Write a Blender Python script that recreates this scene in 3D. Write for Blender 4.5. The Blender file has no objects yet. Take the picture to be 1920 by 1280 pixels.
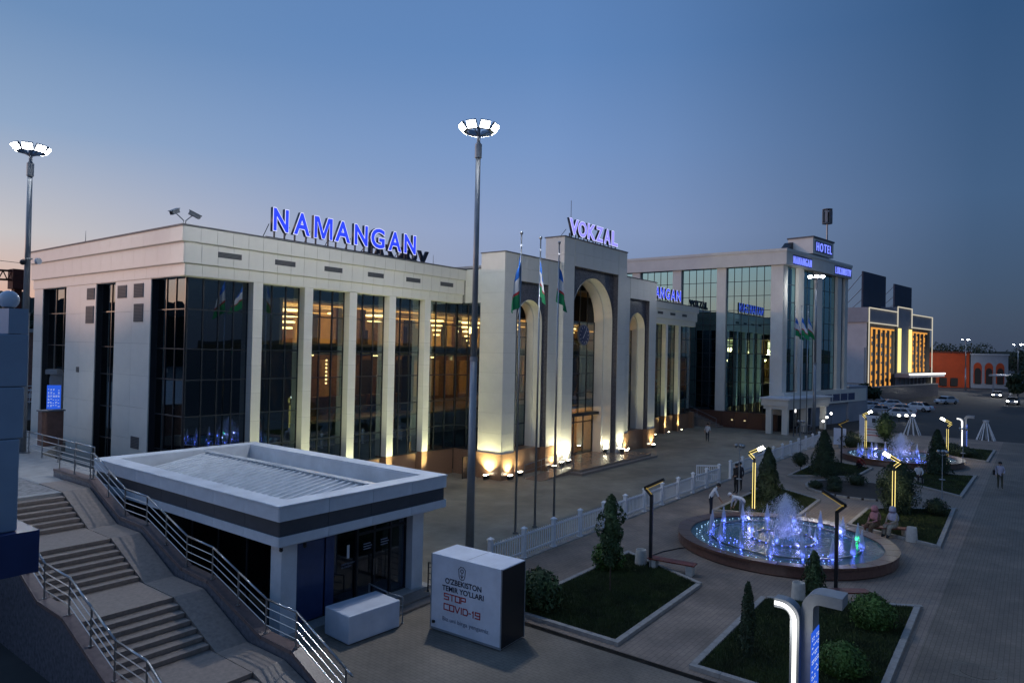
import bpy, bmesh, math, random
import numpy as np
from mathutils import Matrix, Vector
random.seed(7); RNG = np.random.default_rng(7)
R = math.radians
sc = bpy.context.scene
C = sc.collection

# ------------------------------------------------------------------ camera
cam = bpy.data.objects.new('camera', bpy.data.cameras.new('camera')); C.objects.link(cam); sc.camera = cam
TH, PT, RO = R(37.27), R(.743), R(1.236)
f_ = Vector((math.cos(TH)*math.cos(PT), math.sin(TH)*math.cos(PT), math.sin(PT)))
r_ = Vector((math.sin(TH), -math.cos(TH), 0)); u_ = r_.cross(f_)
a_ = math.cos(RO)*r_ + math.sin(RO)*u_; b_ = -math.sin(RO)*r_ + math.cos(RO)*u_
cam.matrix_world = Matrix(((a_.x, b_.x, -f_.x, 0), (a_.y, b_.y, -f_.y, 0), (a_.z, b_.z, -f_.z, 8), (0, 0, 0, 1)))
cam.data.sensor_width = 36; cam.data.lens = 36*1290/1920; cam.data.clip_start = .1; cam.data.clip_end = 6000

# ------------------------------------------------------------------ world: dusk sky
SUN_AZ, SUN_EL = 122.0, 2.95          # degrees from +X, degrees above the horizon
w = bpy.data.worlds.new('World'); sc.world = w; w.use_nodes = True
nt = w.node_tree; N = nt.nodes; Lk = nt.links
bg = N['Background']
def wn(t, **k):
    n = N.new(t)
    for a, b in k.items(): setattr(n, a, b)
    return n
tc = wn('ShaderNodeTexCoord'); nrm = wn('ShaderNodeVectorMath', operation='NORMALIZE'); Lk.new(tc.outputs['Generated'], nrm.inputs[0])
sep = wn('ShaderNodeSeparateXYZ'); Lk.new(nrm.outputs[0], sep.inputs[0])
def ramp(inp, stops):
    n = wn('ShaderNodeValToRGB'); cr = n.color_ramp
    while len(cr.elements) < len(stops): cr.elements.new(.5)
    for e, (p, c) in zip(cr.elements, stops):
        e.position = p; e.color = (*c, 1) if hasattr(c, '__len__') else (c, c, c, 1)
    Lk.new(inp, n.inputs[0]); return n.outputs[0]
flat = wn('ShaderNodeVectorMath', operation='MULTIPLY'); flat.inputs[1].default_value = (1, 1, 0); Lk.new(nrm.outputs[0], flat.inputs[0])
fn = wn('ShaderNodeVectorMath', operation='NORMALIZE'); Lk.new(flat.outputs[0], fn.inputs[0])
dot = wn('ShaderNodeVectorMath', operation='DOT_PRODUCT'); Lk.new(fn.outputs[0], dot.inputs[0])
dot.inputs[1].default_value = (math.cos(R(SUN_AZ)), math.sin(R(SUN_AZ)), 0)
half = wn('ShaderNodeMath', operation='MULTIPLY_ADD'); half.inputs[1].default_value = .5; half.inputs[2].default_value = .5; Lk.new(dot.outputs['Value'], half.inputs[0])
near = ramp(half.outputs[0], [(.50, .0), (.68, .34), (.84, 1)])          # towards the sunset
away = ramp(half.outputs[0], [(.0, .0), (.19, .01), (.26, .05), (.36, .44), (.44, .80), (.52, 1)])  # out of the earth's shadow side
west = ramp(sep.outputs['Z'], [(0, (.74, .36, .22)), (.05, (.70, .43, .33)), (.127, (.56, .53, .54)), (.25, (.27, .375, .55)), (.37, (.150, .265, .47)), (.6, (.10, .205, .43)), (1, (.062, .135, .31))])
east = ramp(sep.outputs['Z'], [(0, (.036, .055, .098)), (.05, (.040, .066, .118)), (.2, (.044, .095, .195)), (.4, (.028, .078, .185)), (.65, (.04, .10, .235)), (1, (.062, .135, .31))])
mid = ramp(sep.outputs['Z'], [(0, (.17, .20, .30)), (.08, (.215, .275, .43)), (.17, (.245, .33, .55)), (.28, (.180, .295, .55)), (.40, (.115, .235, .49)), (.6, (.085, .185, .41)), (1, (.062, .135, .31))])
m0 = wn('ShaderNodeMix', data_type='RGBA'); Lk.new(away, m0.inputs['Factor']); Lk.new(east, m0.inputs['A']); Lk.new(mid, m0.inputs['B'])
mx = wn('ShaderNodeMix', data_type='RGBA'); Lk.new(near, mx.inputs['Factor']); Lk.new(m0.outputs['Result'], mx.inputs['A']); 
glow = ramp(half.outputs[0], [(.84, .5), (1, 1.)])      # the sky brightens towards the sunset point
wg = wn('ShaderNodeVectorMath', operation='MULTIPLY'); Lk.new(west, wg.inputs[0]); gs_ = wn('ShaderNodeVectorMath', operation='SCALE'); gs_.inputs['Scale'].default_value = 2.0; Lk.new(glow, gs_.inputs[0]); Lk.new(gs_.outputs[0], wg.inputs[1])
Lk.new(wg.outputs[0], mx.inputs['B'])
sky = wn('ShaderNodeTexSky'); sky.sky_type = 'NISHITA'; sky.sun_disc = False
sky.sun_elevation = R(SUN_EL); sky.sun_rotation = R(90 - SUN_AZ); sky.dust_density = 1.5; sky.ozone_density = 3
sm = wn('ShaderNodeMix', data_type='RGBA', blend_type='ADD'); sm.inputs['Factor'].default_value = .012
Lk.new(mx.outputs['Result'], sm.inputs['A']); Lk.new(sky.outputs[0], sm.inputs['B'])
Lk.new(sm.outputs['Result'], bg.inputs['Color']); bg.inputs['Strength'].default_value = 1.0

# ------------------------------------------------------------------ the last sun on the west-facing cladding
sl = bpy.data.lights.new('sun', 'SUN'); sl.energy = .55; sl.angle = R(.6); sl.color = (1, .60, .42)
so = bpy.data.objects.new('sun', sl); C.objects.link(so)
sd = Vector((math.cos(R(SUN_AZ))*math.cos(R(SUN_EL)), math.sin(R(SUN_AZ))*math.cos(R(SUN_EL)), math.sin(R(SUN_EL))))
so.rotation_euler = sd.to_track_quat('Z', 'Y').to_euler(); so.location = sd*50 + Vector((0, 0, 40))

sc.view_settings.view_transform = 'Standard'; sc.view_settings.look = 'None'; sc.view_settings.gamma = 1
sc.view_settings.exposure = 0.0; sc.view_settings.use_curve_mapping = False
cy = sc.cycles
cy.use_denoising = True
try: cy.denoiser = 'OPENIMAGEDENOISE'
except Exception: pass
cy.max_bounces = 6; cy.diffuse_bounces = 2; cy.glossy_bounces = 3; cy.transmission_bounces = 4; cy.transparent_max_bounces = 16
cy.caustics_reflective = False; cy.caustics_refractive = False; cy.sample_clamp_indirect = 4; cy.use_light_tree = True
cy.light_sampling_threshold = .002

# ------------------------------------------------------------------ materials
M = {}
def mat(name, col, rough=.6, metal=0, var=.12, scale=3., bump=0., bscale=40., emit=None, estr=0, spec=.5, detail=4, col2=None, coat=0):
    m = bpy.data.materials.new(name); m.use_nodes = True; t = m.node_tree; p = t.nodes['Principled BSDF']
    p.inputs['Base Color'].default_value = (*col, 1); p.inputs['Roughness'].default_value = rough; p.inputs['Metallic'].default_value = metal
    p.inputs['Specular IOR Level'].default_value = spec
    if coat: p.inputs['Coat Weight'].default_value = coat
    if emit:
        p.inputs['Emission Color'].default_value = (*emit, 1); p.inputs['Emission Strength'].default_value = estr
    if var or bump:
        g = t.nodes.new('ShaderNodeTexCoord')
    if var:
        n = t.nodes.new('ShaderNodeTexNoise'); n.inputs['Scale'].default_value = scale; n.inputs['Detail'].default_value = detail; n.inputs['Roughness'].default_value = .62
        t.links.new(g.outputs['Object'], n.inputs['Vector'])
        cr = t.nodes.new('ShaderNodeValToRGB'); e = cr.color_ramp.elements
        c2 = col2 or tuple(min(1, c*(1+var)) for c in col)
        e[0].position = .32; e[0].color = (*[c*(1-var) for c in col], 1); e[1].position = .68; e[1].color = (*c2, 1)
        t.links.new(n.outputs['Fac'], cr.inputs[0]); t.links.new(cr.outputs[0], p.inputs['Base Color'])
        mr = t.nodes.new('ShaderNodeMapRange'); mr.inputs['To Min'].default_value = max(.02, rough-.08); mr.inputs['To Max'].default_value = min(1, rough+.08)
        t.links.new(n.outputs['Fac'], mr.inputs['Value']); t.links.new(mr.outputs[0], p.inputs['Roughness'])
    if bump:
        n2 = t.nodes.new('ShaderNodeTexNoise'); n2.inputs['Scale'].default_value = bscale; n2.inputs['Detail'].default_value = 5
        t.links.new(g.outputs['Object'], n2.inputs['Vector'])
        b = t.nodes.new('ShaderNodeBump'); b.inputs['Strength'].default_value = bump; b.inputs['Distance'].default_value = .02
        t.links.new(n2.outputs['Fac'], b.inputs['Height']); t.links.new(b.outputs[0], p.inputs['Normal'])
    M[name] = m; return m
def emat(name, col, s):
    m = bpy.data.materials.new(name); m.use_nodes = True; t = m.node_tree; t.nodes.remove(t.nodes['Principled BSDF'])
    e = t.nodes.new('ShaderNodeEmission'); e.inputs[0].default_value = (*col, 1); e.inputs[1].default_value = s
    t.links.new(e.outputs[0], t.nodes['Material Output'].inputs[0]); M[name] = m; return m
def glassmat(name, tint, refl, base=.06, ior=1.55, rough=0.):
    m = bpy.data.materials.new(name); m.use_nodes = True; t = m.node_tree; t.nodes.remove(t.nodes['Principled BSDF'])
    tr = t.nodes.new('ShaderNodeBsdfTransparent'); tr.inputs[0].default_value = (*tint, 1)
    gl = t.nodes.new('ShaderNodeBsdfGlossy'); gl.inputs[0].default_value = (*refl, 1); gl.inputs['Roughness'].default_value = rough
    fr = t.nodes.new('ShaderNodeFresnel'); fr.inputs[0].default_value = ior
    ad = t.nodes.new('ShaderNodeMath'); ad.operation = 'ADD'; ad.use_clamp = True; ad.inputs[1].default_value = base; t.links.new(fr.outputs[0], ad.inputs[0])
    # slight waviness of the panes
    g = t.nodes.new('ShaderNodeTexCoord'); n = t.nodes.new('ShaderNodeTexNoise'); n.inputs['Scale'].default_value = .45; n.inputs['Detail'].default_value = 1
    t.links.new(g.outputs['Object'], n.inputs['Vector']); b = t.nodes.new('ShaderNodeBump'); b.inputs['Strength'].default_value = .04; b.inputs['Distance'].default_value = .1
    t.links.new(n.outputs['Fac'], b.inputs['Height']); t.links.new(b.outputs[0], gl.inputs['Normal'])
    ge = t.nodes.new('ShaderNodeNewGeometry'); mu = t.nodes.new('ShaderNodeMath'); mu.operation = 'SUBTRACT'; mu.use_clamp = True   # the pane's rear face only passes light on
    t.links.new(ad.outputs[0], mu.inputs[0]); t.links.new(ge.outputs['Backfacing'], mu.inputs[1])
    mc = t.nodes.new('ShaderNodeMix'); mc.data_type = 'RGBA'; mc.inputs['A'].default_value = (*tint, 1); mc.inputs['B'].default_value = (1, 1, 1, 1); t.links.new(ge.outputs['Backfacing'], mc.inputs['Factor']); t.links.new(mc.outputs['Result'], tr.inputs[0])
    mxs = t.nodes.new('ShaderNodeMixShader'); t.links.new(mu.outputs[0], mxs.inputs[0]); t.links.new(tr.outputs[0], mxs.inputs[1]); t.links.new(gl.outputs[0], mxs.inputs[2])
    t.links.new(mxs.outputs[0], t.nodes['Material Output'].inputs[0]); M[name] = m; return m
mat('cladding', (.72, .70, .635), .42, var=.07, scale=.7, detail=6)
mat('cladding_joint', (.26, .255, .24), .8, var=0)
mat('concrete', (.36, .35, .33), .8, var=.16, scale=2.5, bump=.25, bscale=30)
mat('kerbstone', (.31, .29, .265), .82, var=.2, scale=4, bump=.3, bscale=25)
mat('granite_brown', (.29, .165, .10), .32, var=.22, scale=14, detail=8)
mat('granite_red', (.12, .058, .042), .30, var=.25, scale=16, detail=8)
mat('granite_dark', (.12, .115, .13), .22, var=.35, scale=9, detail=8)
mat('granite_step', (.25, .20, .165), .55, var=.2, scale=9, bump=.15, bscale=60)
mat('granite_floor', (.30, .22, .16), .18, var=.15, scale=5)
mat('stone_parapet', (.155, .105, .092), .42, var=.25, scale=9, detail=7)
mat('frame_dark', (.018, .022, .028), .35, var=.1)
mat('steel', (.34, .35, .36), .30, metal=1, var=.06, scale=20)
mat('steel_painted', (.22, .24, .26), .45, var=.1, scale=6)
mat('mast_grey', (.26, .28, .30), .42, metal=.5, var=.12, scale=2)
mat('black_metal', (.012, .013, .016), .42, var=.1)
mat('white_paint', (.72, .73, .75), .45, var=.06, scale=5)
mat('white_box', (.62, .66, .74), .5, var=.12, scale=1.3, detail=7)
mat('vent_grey', (.13, .135, .145), .6, var=.1)
mat('vent_dark', (.045, .048, .055), .7, var=0)
mat('roof_grey', (.28, .30, .32), .7, var=.18, scale=1.3, bump=.2, bscale=20)
mat('roof_metal', (.70, .74, .78), .34, metal=.35, var=.10, scale=2.5)
mat('kiosk_white', (.62, .66, .71), .5, var=.13, scale=1.1, detail=7)
mat('kiosk_band', (.05, .056, .068), .5, var=.15)
mat('kiosk_blue', (.030, .055, .15), .35, var=.1)
mat('pylon_blue', (.26, .34, .44), .55, var=.1, scale=1.2)
mat('canopy_blue', (.022, .045, .15), .45, var=.1)
mat('interior_wall', (.52, .36, .17), .7, var=.12, scale=1.5)
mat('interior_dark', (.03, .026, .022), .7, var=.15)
mat('interior_wood', (.22, .12, .055), .5, var=.2, scale=3)
mat('interior_ceiling', (.55, .44, .28), .8, var=.06)
mat('interior_floor', (.24, .18, .12), .3, var=.1)
glassmat('glass', (.52, .54, .50), (.66, .86, .92), base=.21)
glassmat('glass_dark', (.10, .12, .13), (.70, .82, .90), base=.16)
glassmat('glass_hotel', (.05, .06, .07), (.50, .88, 1.), base=.42)
glassmat('glass_kiosk', (.30, .36, .46), (.75, .85, 1.), base=.05)
emat('letter_face', (.035, .075, 1.), 1.0)
emat('letter_edge', (.62, .66, 1.), 1.25)
emat('letter_violet', (.28, .26, 1.), 1.2)
emat('letter_small', (.18, .24, 1.), 1.3)
mat('letter_side', (.03, .035, .05), .5, var=0)
mat('letter_unlit', (.016, .02, .035), .5, var=0)
emat('flood_lens', (.93, .96, 1.), 40)
emat('flood_lens_dim', (.93, .96, 1.), 14)
emat('uplight_lens', (1., .88, .58), 22)
emat('uplight_gate_lens', (1., .90, .66), 60)
emat('warm_tube', (1., .72, .30), 7)
emat('cove_strip', (1., .52, .14), 2.0)
emat('led_yellow', (1., .80, .26), 1.5)
emat('led_amber', (1., .72, .2), .28)
emat('led_head', (1., .96, .82), 18)
emat('led_white', (1., .98, .93), 2.0)
emat('led_gold', (1., .44, .09), .85)
emat('led_cream', (1., .92, .74), .62)
emat('screen_blue', (.03, .13, .85), .8)
emat('screen_print', (.55, .68, 1.), .8)
emat('led_blue', (.10, .16, 1.), 7)
emat('led_cyan', (.40, .66, 1.), 1.6)
emat('led_green', (.02, .85, .25), 5)
emat('car_lamp', (1., .97, .90), 16)
emat('car_red', (1., .10, .05), 4)
emat('lit_window', (1., .82, .45), .8)
mat('bulb_globe', (.55, .60, .66), .25, var=0)
mat('foliage_dark', (.020, .038, .014), .75, var=.45, scale=2.2)
mat('foliage', (.034, .066, .018), .7, var=.45, scale=2.2)
mat('foliage_bright', (.055, .12, .018), .7, var=.4, scale=2.2)
mat('bark', (.09, .065, .045), .9, var=.3, scale=9)
mat('grass_blade', (.038, .055, .012), .8, var=.5, scale=.9)
mat('soil', (.040, .030, .022), .95, var=.35, scale=5, bump=.5, bscale=25)
mat('turf', (.018, .028, .012), .95, var=.4, scale=1.5, bump=.5, bscale=40)
mat('bench_wood', (.16, .035, .022), .45, var=.25, scale=6)
mat('bench_stone', (.50, .47, .42), .8, var=.12, scale=6, bump=.2)
mat('skin', (.42, .25, .17), .55, var=.06)
mat('hair', (.012, .010, .009), .6, var=0)
mat('cloth_white', (.62, .62, .64), .85, var=.08)
mat('cloth_navy', (.014, .017, .03), .85, var=.15)
mat('cloth_black', (.012, .012, .014), .85, var=.1)
mat('cloth_olive', (.05, .05, .03), .85, var=.15)
mat('cloth_rose', (.42, .18, .18), .85, var=.3, scale=25)
mat('cloth_brown', (.13, .075, .04), .85, var=.7, scale=22)
mat('cloth_cream', (.34, .29, .22), .85, var=.35, scale=22)
mat('cloth_lilac', (.38, .37, .46), .85, var=.15, scale=15)
mat('cloth_grey', (.22, .24, .27), .85, var=.12)
mat('cloth_red', (.22, .03, .025), .85, var=.2)
mat('shoe', (.015, .013, .012), .5, var=0)
mat('flag_blue', (.02, .16, .62), .75, var=.08)
mat('flag_white', (.75, .75, .75), .75, var=.04)
mat('flag_green', (.01, .26, .09), .75, var=.08)
mat('flag_red', (.5, .03, .04), .75, var=0)
mat('car_white', (.62, .64, .67), .22, var=.03, coat=.6)
mat('car_silver', (.40, .42, .45), .25, metal=.4, var=.03, coat=.6)
mat('tyre', (.012, .012, .012), .85, var=0)
glassmat('car_glass', (.06, .07, .08), (.8, .85, .9), base=.06)
mat('far_wall', (.30, .31, .345), .8, var=.1, scale=.4)
mat('far_pale', (.48, .48, .50), .8, var=.08, scale=.4)
mat('orange_wall', (.48, .062, .012), .7, var=.15, scale=.3)
mat('billboard_blue', (.022, .036, .070), .6, var=.25, scale=.4)
mat('gold_wall', (.10, .075, .055), .6, var=.2, scale=.6)
mat('brick_wall', (.20, .11, .085), .85, var=.25, scale=3)
mat('rust', (.10, .025, .014), .8, var=.3, scale=2)
mat('hill_green', (.020, .026, .016), .95, var=.5, scale=.06)
mat('print_navy', (.016, .022, .06), .6, var=0)
mat('print_red', (.42, .020, .028), .6, var=0)
mat('print_faint', (.22, .27, .38), .6, var=0)
mat('print_white', (.62, .66, .72), .6, var=0)
mat('tile_grey', (.20, .195, .19), .5, var=.55, scale=7, detail=2)
mat('tile_mosaic', (.09, .20, .26), .3, var=.4, scale=9)

def tiled(name, c1, c2, mortar, bw, bh, rough=.75, rot=0, big=.25, bump=.35, msize=.012, tint=None):
    m = bpy.data.materials.new(name); m.use_nodes = True; t = m.node_tree; p = t.nodes['Principled BSDF']; p.inputs['Roughness'].default_value = rough
    g = t.nodes.new('ShaderNodeTexCoord'); mp = t.nodes.new('ShaderNodeMapping'); mp.inputs['Rotation'].default_value[2] = rot; t.links.new(g.outputs['Object'], mp.inputs[0])
    br = t.nodes.new('ShaderNodeTexBrick'); br.inputs['Color1'].default_value = (*c1, 1); br.inputs['Color2'].default_value = (*c2, 1); br.inputs['Mortar'].default_value = (*mortar, 1)
    br.inputs['Scale'].default_value = 1; br.inputs['Brick Width'].default_value = bw; br.inputs['Row Height'].default_value = bh; br.inputs['Mortar Size'].default_value = msize; br.inputs['Mortar Smooth'].default_value = .3
    t.links.new(mp.outputs[0], br.inputs[0])
    n = t.nodes.new('ShaderNodeTexNoise'); n.inputs['Scale'].default_value = .55; n.inputs['Detail'].default_value = 7; n.inputs['Roughness'].default_value = .65; t.links.new(g.outputs['Object'], n.inputs[0])
    mr = t.nodes.new('ShaderNodeMapRange'); mr.inputs['From Min'].default_value = .3; mr.inputs['From Max'].default_value = .7; mr.inputs['To Min'].default_value = 1-big; mr.inputs['To Max'].default_value = 1+big; t.links.new(n.outputs['Fac'], mr.inputs[0])
    n3 = t.nodes.new('ShaderNodeTexNoise'); n3.inputs['Scale'].default_value = .13; n3.inputs['Detail'].default_value = 9; n3.inputs['Roughness'].default_value = .7; n3.inputs['Distortion'].default_value = .8; t.links.new(g.outputs['Object'], n3.inputs[0])
    st = t.nodes.new('ShaderNodeMapRange'); st.inputs['From Min'].default_value = .36; st.inputs['From Max'].default_value = .56; st.inputs['To Min'].default_value = .72; st.inputs['To Max'].default_value = 1.06; t.links.new(n3.outputs['Fac'], st.inputs[0])   # old stains and worn patches
    pm = t.nodes.new('ShaderNodeMath'); pm.operation = 'MULTIPLY'; t.links.new(mr.outputs[0], pm.inputs[0]); t.links.new(st.outputs[0], pm.inputs[1])
    mu = t.nodes.new('ShaderNodeVectorMath'); mu.operation = 'SCALE'; t.links.new(br.outputs['Color'], mu.inputs[0]); t.links.new(pm.outputs[0], mu.inputs['Scale']); t.links.new(mu.outputs[0], p.inputs['Base Color'])
    rr = t.nodes.new('ShaderNodeMapRange'); rr.inputs['To Min'].default_value = rough-.15; rr.inputs['To Max'].default_value = min(1, rough+.15); t.links.new(n.outputs['Fac'], rr.inputs[0]); t.links.new(rr.outputs[0], p.inputs['Roughness'])
    b = t.nodes.new('ShaderNodeBump'); b.inputs['Strength'].default_value = bump; b.inputs['Distance'].default_value = .01; b.invert = True; t.links.new(br.outputs['Fac'], b.inputs['Height']); t.links.new(b.outputs[0], p.inputs['Normal'])
    M[name] = m; return m
tiled('pavers', (.195, .163, .125), (.178, .149, .115), (.125, .105, .082), .24, .12, rot=R(90), msize=.010, big=.32)
tiled('pavers_pink', (.25, .192, .148), (.228, .176, .137), (.16, .125, .098), .30, .15, rot=0, msize=.010, big=.34)
tiled('pavers_dark', (.185, .148, .113), (.165, .132, .10), (.115, .093, .07), .24, .12, rot=R(0), msize=.010, big=.34)  # darker copy of pavers: the promenade's weaker light is put into its colour
tiled('slabs', (.27, .235, .175), (.258, .224, .167), (.225, .195, .148), 2.4, 1.2, rough=.62, big=.34, bump=.08, msize=.012)
tiled('asphalt', (.048, .041, .033), (.045, .038, .031), (.044, .038, .03), 9, 5, rough=.85, big=.35, bump=.05)

# ------------------------------------------------------------------ builders
class MB:
    def __init__(s): s.v = []; s.f = []; s.m = []; s.cur = 0
    def add(s, vs, fs):
        o = len(s.v); s.v += [tuple(v) for v in vs]; s.f += [tuple(i+o for i in q) for q in fs]; s.m += [s.cur]*len(fs); return s
    def box(s, x0, x1, y0, y1, z0, z1):
        return s.add([(x0,y0,z0),(x1,y0,z0),(x1,y1,z0),(x0,y1,z0),(x0,y0,z1),(x1,y0,z1),(x1,y1,z1),(x0,y1,z1)],
                     [(0,3,2,1),(4,5,6,7),(0,1,5,4),(1,2,6,5),(2,3,7,6),(3,0,4,7)])
    def prism(s, poly, z0, z1):            # poly: xy, counter-clockwise
        n = len(poly)
        return s.add([(x,y,z0) for x,y in poly]+[(x,y,z1) for x,y in poly],
                     [tuple(range(n))[::-1], tuple(range(n,2*n))]+[(i,(i+1)%n,n+(i+1)%n,n+i) for i in range(n)])
    def extrude(s, poly, axis, a, b):      # poly in the other two axes (x: yz, y: xz)
        n = len(poly)
        if axis == 'y': vs = [(p,a,q) for p,q in poly]+[(p,b,q) for p,q in poly]
        else: vs = [(a,p,q) for p,q in poly]+[(b,p,q) for p,q in poly]
        return s.add(vs, [tuple(range(n)), tuple(range(n,2*n))[::-1]]+[(i,n+i,n+(i+1)%n,(i+1)%n) for i in range(n)])
    def cyl(s, p0, p1, r0, r1=None, n=10, caps=True):
        r1 = r0 if r1 is None else r1; p0 = Vector(p0); p1 = Vector(p1); d = (p1-p0)
        if d.length < 1e-6: return s
        q = d.to_track_quat('Z', 'Y'); vs = []
        for p, r in ((p0, r0), (p1, r1)):
            for i in range(n):
                a = 2*math.pi*i/n; vs.append(p + q @ Vector((r*math.cos(a), r*math.sin(a), 0)))
        fs = [(i,(i+1)%n,n+(i+1)%n,n+i) for i in range(n)]
        if caps: fs += [tuple(range(n))[::-1], tuple(range(n,2*n))]
        return s.add(vs, fs)
    def tube(s, path, r, n=8):
        for a, b in zip(path[:-1], path[1:]): s.cyl(a, b, r, n=n)
        return s
    def lathe(s, prof, n=24, c=(0,0,0)):   # prof: (r, z)
        vs = []
        for r, z in prof:
            for i in range(n):
                a = 2*math.pi*i/n; vs.append((c[0]+r*math.cos(a), c[1]+r*math.sin(a), c[2]+z))
        return s.add(vs, [(k*n+i, k*n+(i+1)%n, (k+1)*n+(i+1)%n, (k+1)*n+i) for k in range(len(prof)-1) for i in range(n)])
    def ball(s, c, r, n=12, m=8, sz=1.):
        return s.lathe([(max(1e-4, r*math.sin(math.pi*k/m)), -r*sz*math.cos(math.pi*k/m)) for k in range(m+1)], n, c)
    def obox(s, c, half, q):               # oriented box; q: 3x3 or quaternion
        c = Vector(c); vs = []
        for z in (-1, 1):
            for x, y in ((-1,-1),(1,-1),(1,1),(-1,1)):
                vs.append(c + q @ Vector((x*half[0], y*half[1], z*half[2])))
        return s.add(vs, [(0,3,2,1),(4,5,6,7),(0,1,5,4),(1,2,6,5),(2,3,7,6),(3,0,4,7)])
    def mesh(s, name, off=(0,0,0)):
        me = bpy.data.meshes.new(name); v = [(x-off[0], y-off[1], z-off[2]) for x, y, z in s.v]
        me.from_pydata(v, [], s.f); return me
    def build(s, name, mats, parent=None, smooth=False, local=False, bevel=0):
        off = (0,0,0)
        if parent is not None and not local: off = wloc(parent)
        me = s.mesh(name, off)
        for m in (mats if isinstance(mats, (list, tuple)) else [mats]): me.materials.append(M[m])
        if isinstance(mats, (list, tuple)): me.polygons.foreach_set('material_index', s.m)
        if smooth: me.polygons.foreach_set('use_smooth', [True]*len(me.polygons))
        if smooth or bevel:
            bm = bmesh.new(); bm.from_mesh(me)
            if bevel: bmesh.ops.bevel(bm, geom=[e for e in bm.edges if e.calc_face_angle(0) > .5], offset=bevel, segments=2, affect='EDGES', profile=.5)
            bm.to_mesh(me); bm.free()
        me.update()
        return link(name, me, parent)
def wloc(o):
    v = Vector(o.location)
    while o.parent: o = o.parent; v += Vector(o.location)
    return v
def link(name, me, parent=None, loc=(0,0,0), rz=0):
    o = bpy.data.objects.new(name, me); C.objects.link(o); o.parent = parent; o.location = loc; o.rotation_euler = (0,0,rz); return o
def thing(name, label, cat, loc=(0,0,0), rz=0, group=None):
    o = link(name, None, None, loc, rz); o.empty_display_size = .2; return tag(o, label, cat, group)
def tag(o, label=None, cat=None, group=None, kind=None):
    if label: o['label'] = label
    if cat: o['category'] = cat
    if group: o['group'] = group
    if kind: o['kind'] = kind
    return o
def sub(name, parent, loc=(0,0,0), rz=0):      # an Empty part that only carries its pieces
    o = link(name, None, parent, loc, rz); o.empty_display_size = .1; return o
def copy_tree(o, parent=None):
    c = o.copy(); C.objects.link(c); c.parent = parent
    for ch in list(o.children): copy_tree(ch, c)
    return c
def struct(name, mb, m, **k):
    return tag(mb.build(name, m, **k), kind='structure')
_cache = {}
def shared_box(w, d, h, m, name, ch=0.):       # centred in x and y, standing on z = 0
    k = (round(w,3), round(d,3), round(h,3), m, name)
    if k not in _cache:
        b = MB().box(-w/2, w/2, -d/2, d/2, 0, h); me = b.mesh(name); me.materials.append(M[m]); _cache[k] = me
    return _cache[k]
def piece(name, parent, x, y, z, w, d, h, m, rz=0):   # world coordinates, shares its mesh with alike pieces
    pl = wloc(parent)
    return link(name, shared_box(w, d, h, m, name), parent, (x-pl.x, y-pl.y, z-pl.z), rz)
def lamp(parent, kind, loc, energy, color, target=None, size=60, blend=.6, radius=.1, name='lamp_light'):
    l = bpy.data.lights.new(name, kind); l.energy = energy; l.color = color; l.shadow_soft_size = radius
    if kind == 'SPOT': l.spot_size = R(size); l.spot_blend = blend
    o = bpy.data.objects.new(name, l); C.objects.link(o)
    if parent is not None: o.parent = parent
    o.location = Vector(loc) - (wloc(parent) if parent is not None else Vector((0,0,0)))
    if target is not None:
        d = Vector(loc) - Vector(target); o.rotation_euler = d.to_track_quat('Z', 'Y').to_euler()
    return o
def text_mesh(txt, size, extrude, offset=0., align='LEFT', shear=0., spacing=1.):
    cu = bpy.data.curves.new('t', 'FONT'); cu.body = txt; cu.size = size; cu.extrude = extrude; cu.offset = offset; cu.align_x = align
    cu.resolution_u = 4; cu.shear = shear; cu.space_character = spacing
    o = bpy.data.objects.new('t', cu); C.objects.link(o)
    dg = bpy.context.evaluated_depsgraph_get(); dg.update(); me = bpy.data.meshes.new_from_object(o.evaluated_get(dg))
    bpy.data.objects.remove(o); bpy.data.curves.remove(cu)
    return me
def put_text(parent, txt, pos, right, up, height, m, name='lettering', bold=.0, align='LEFT', depth=.003, width=None, sub_=None):
    """flat print: pos world of baseline start, right/up world unit vectors."""
    me = text_mesh(txt, 1.0, depth, bold, align); co = np.array([v.co[:] for v in me.vertices])
    h = .73; k = height/h; kx = k
    if width: kx = width/(co[:,0].max()-co[:,0].min())
    rt, u = Vector(right), Vector(up); n = rt.cross(u); pl = wloc(parent)
    for v in me.vertices:
        c = v.co.copy(); p = Vector(pos) + rt*(c.x*kx) + u*(c.y*k) + n*c.z; v.co = p - pl
    me.materials.clear(); me.materials.append(M[m]); me.update()
    return link(name, me, parent)
def centroid(poly): return (sum(p[0] for p in poly)/len(poly), sum(p[1] for p in poly)/len(poly))
def inset(poly, k):
    c = centroid(poly); out = []
    n = len(poly)
    for i in range(n):
        p = Vector(poly[i]); a = Vector(poly[i-1]); b = Vector(poly[(i+1) % n])
        d1 = (p-a).normalized(); d2 = (b-p).normalized(); n1 = Vector((-d1.y, d1.x)); n2 = Vector((-d2.y, d2.x)); m_ = (n1+n2); m_ = m_/max(.3, m_.length_squared)*2
        out.append(tuple(p+m_*k))
    return out
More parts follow.
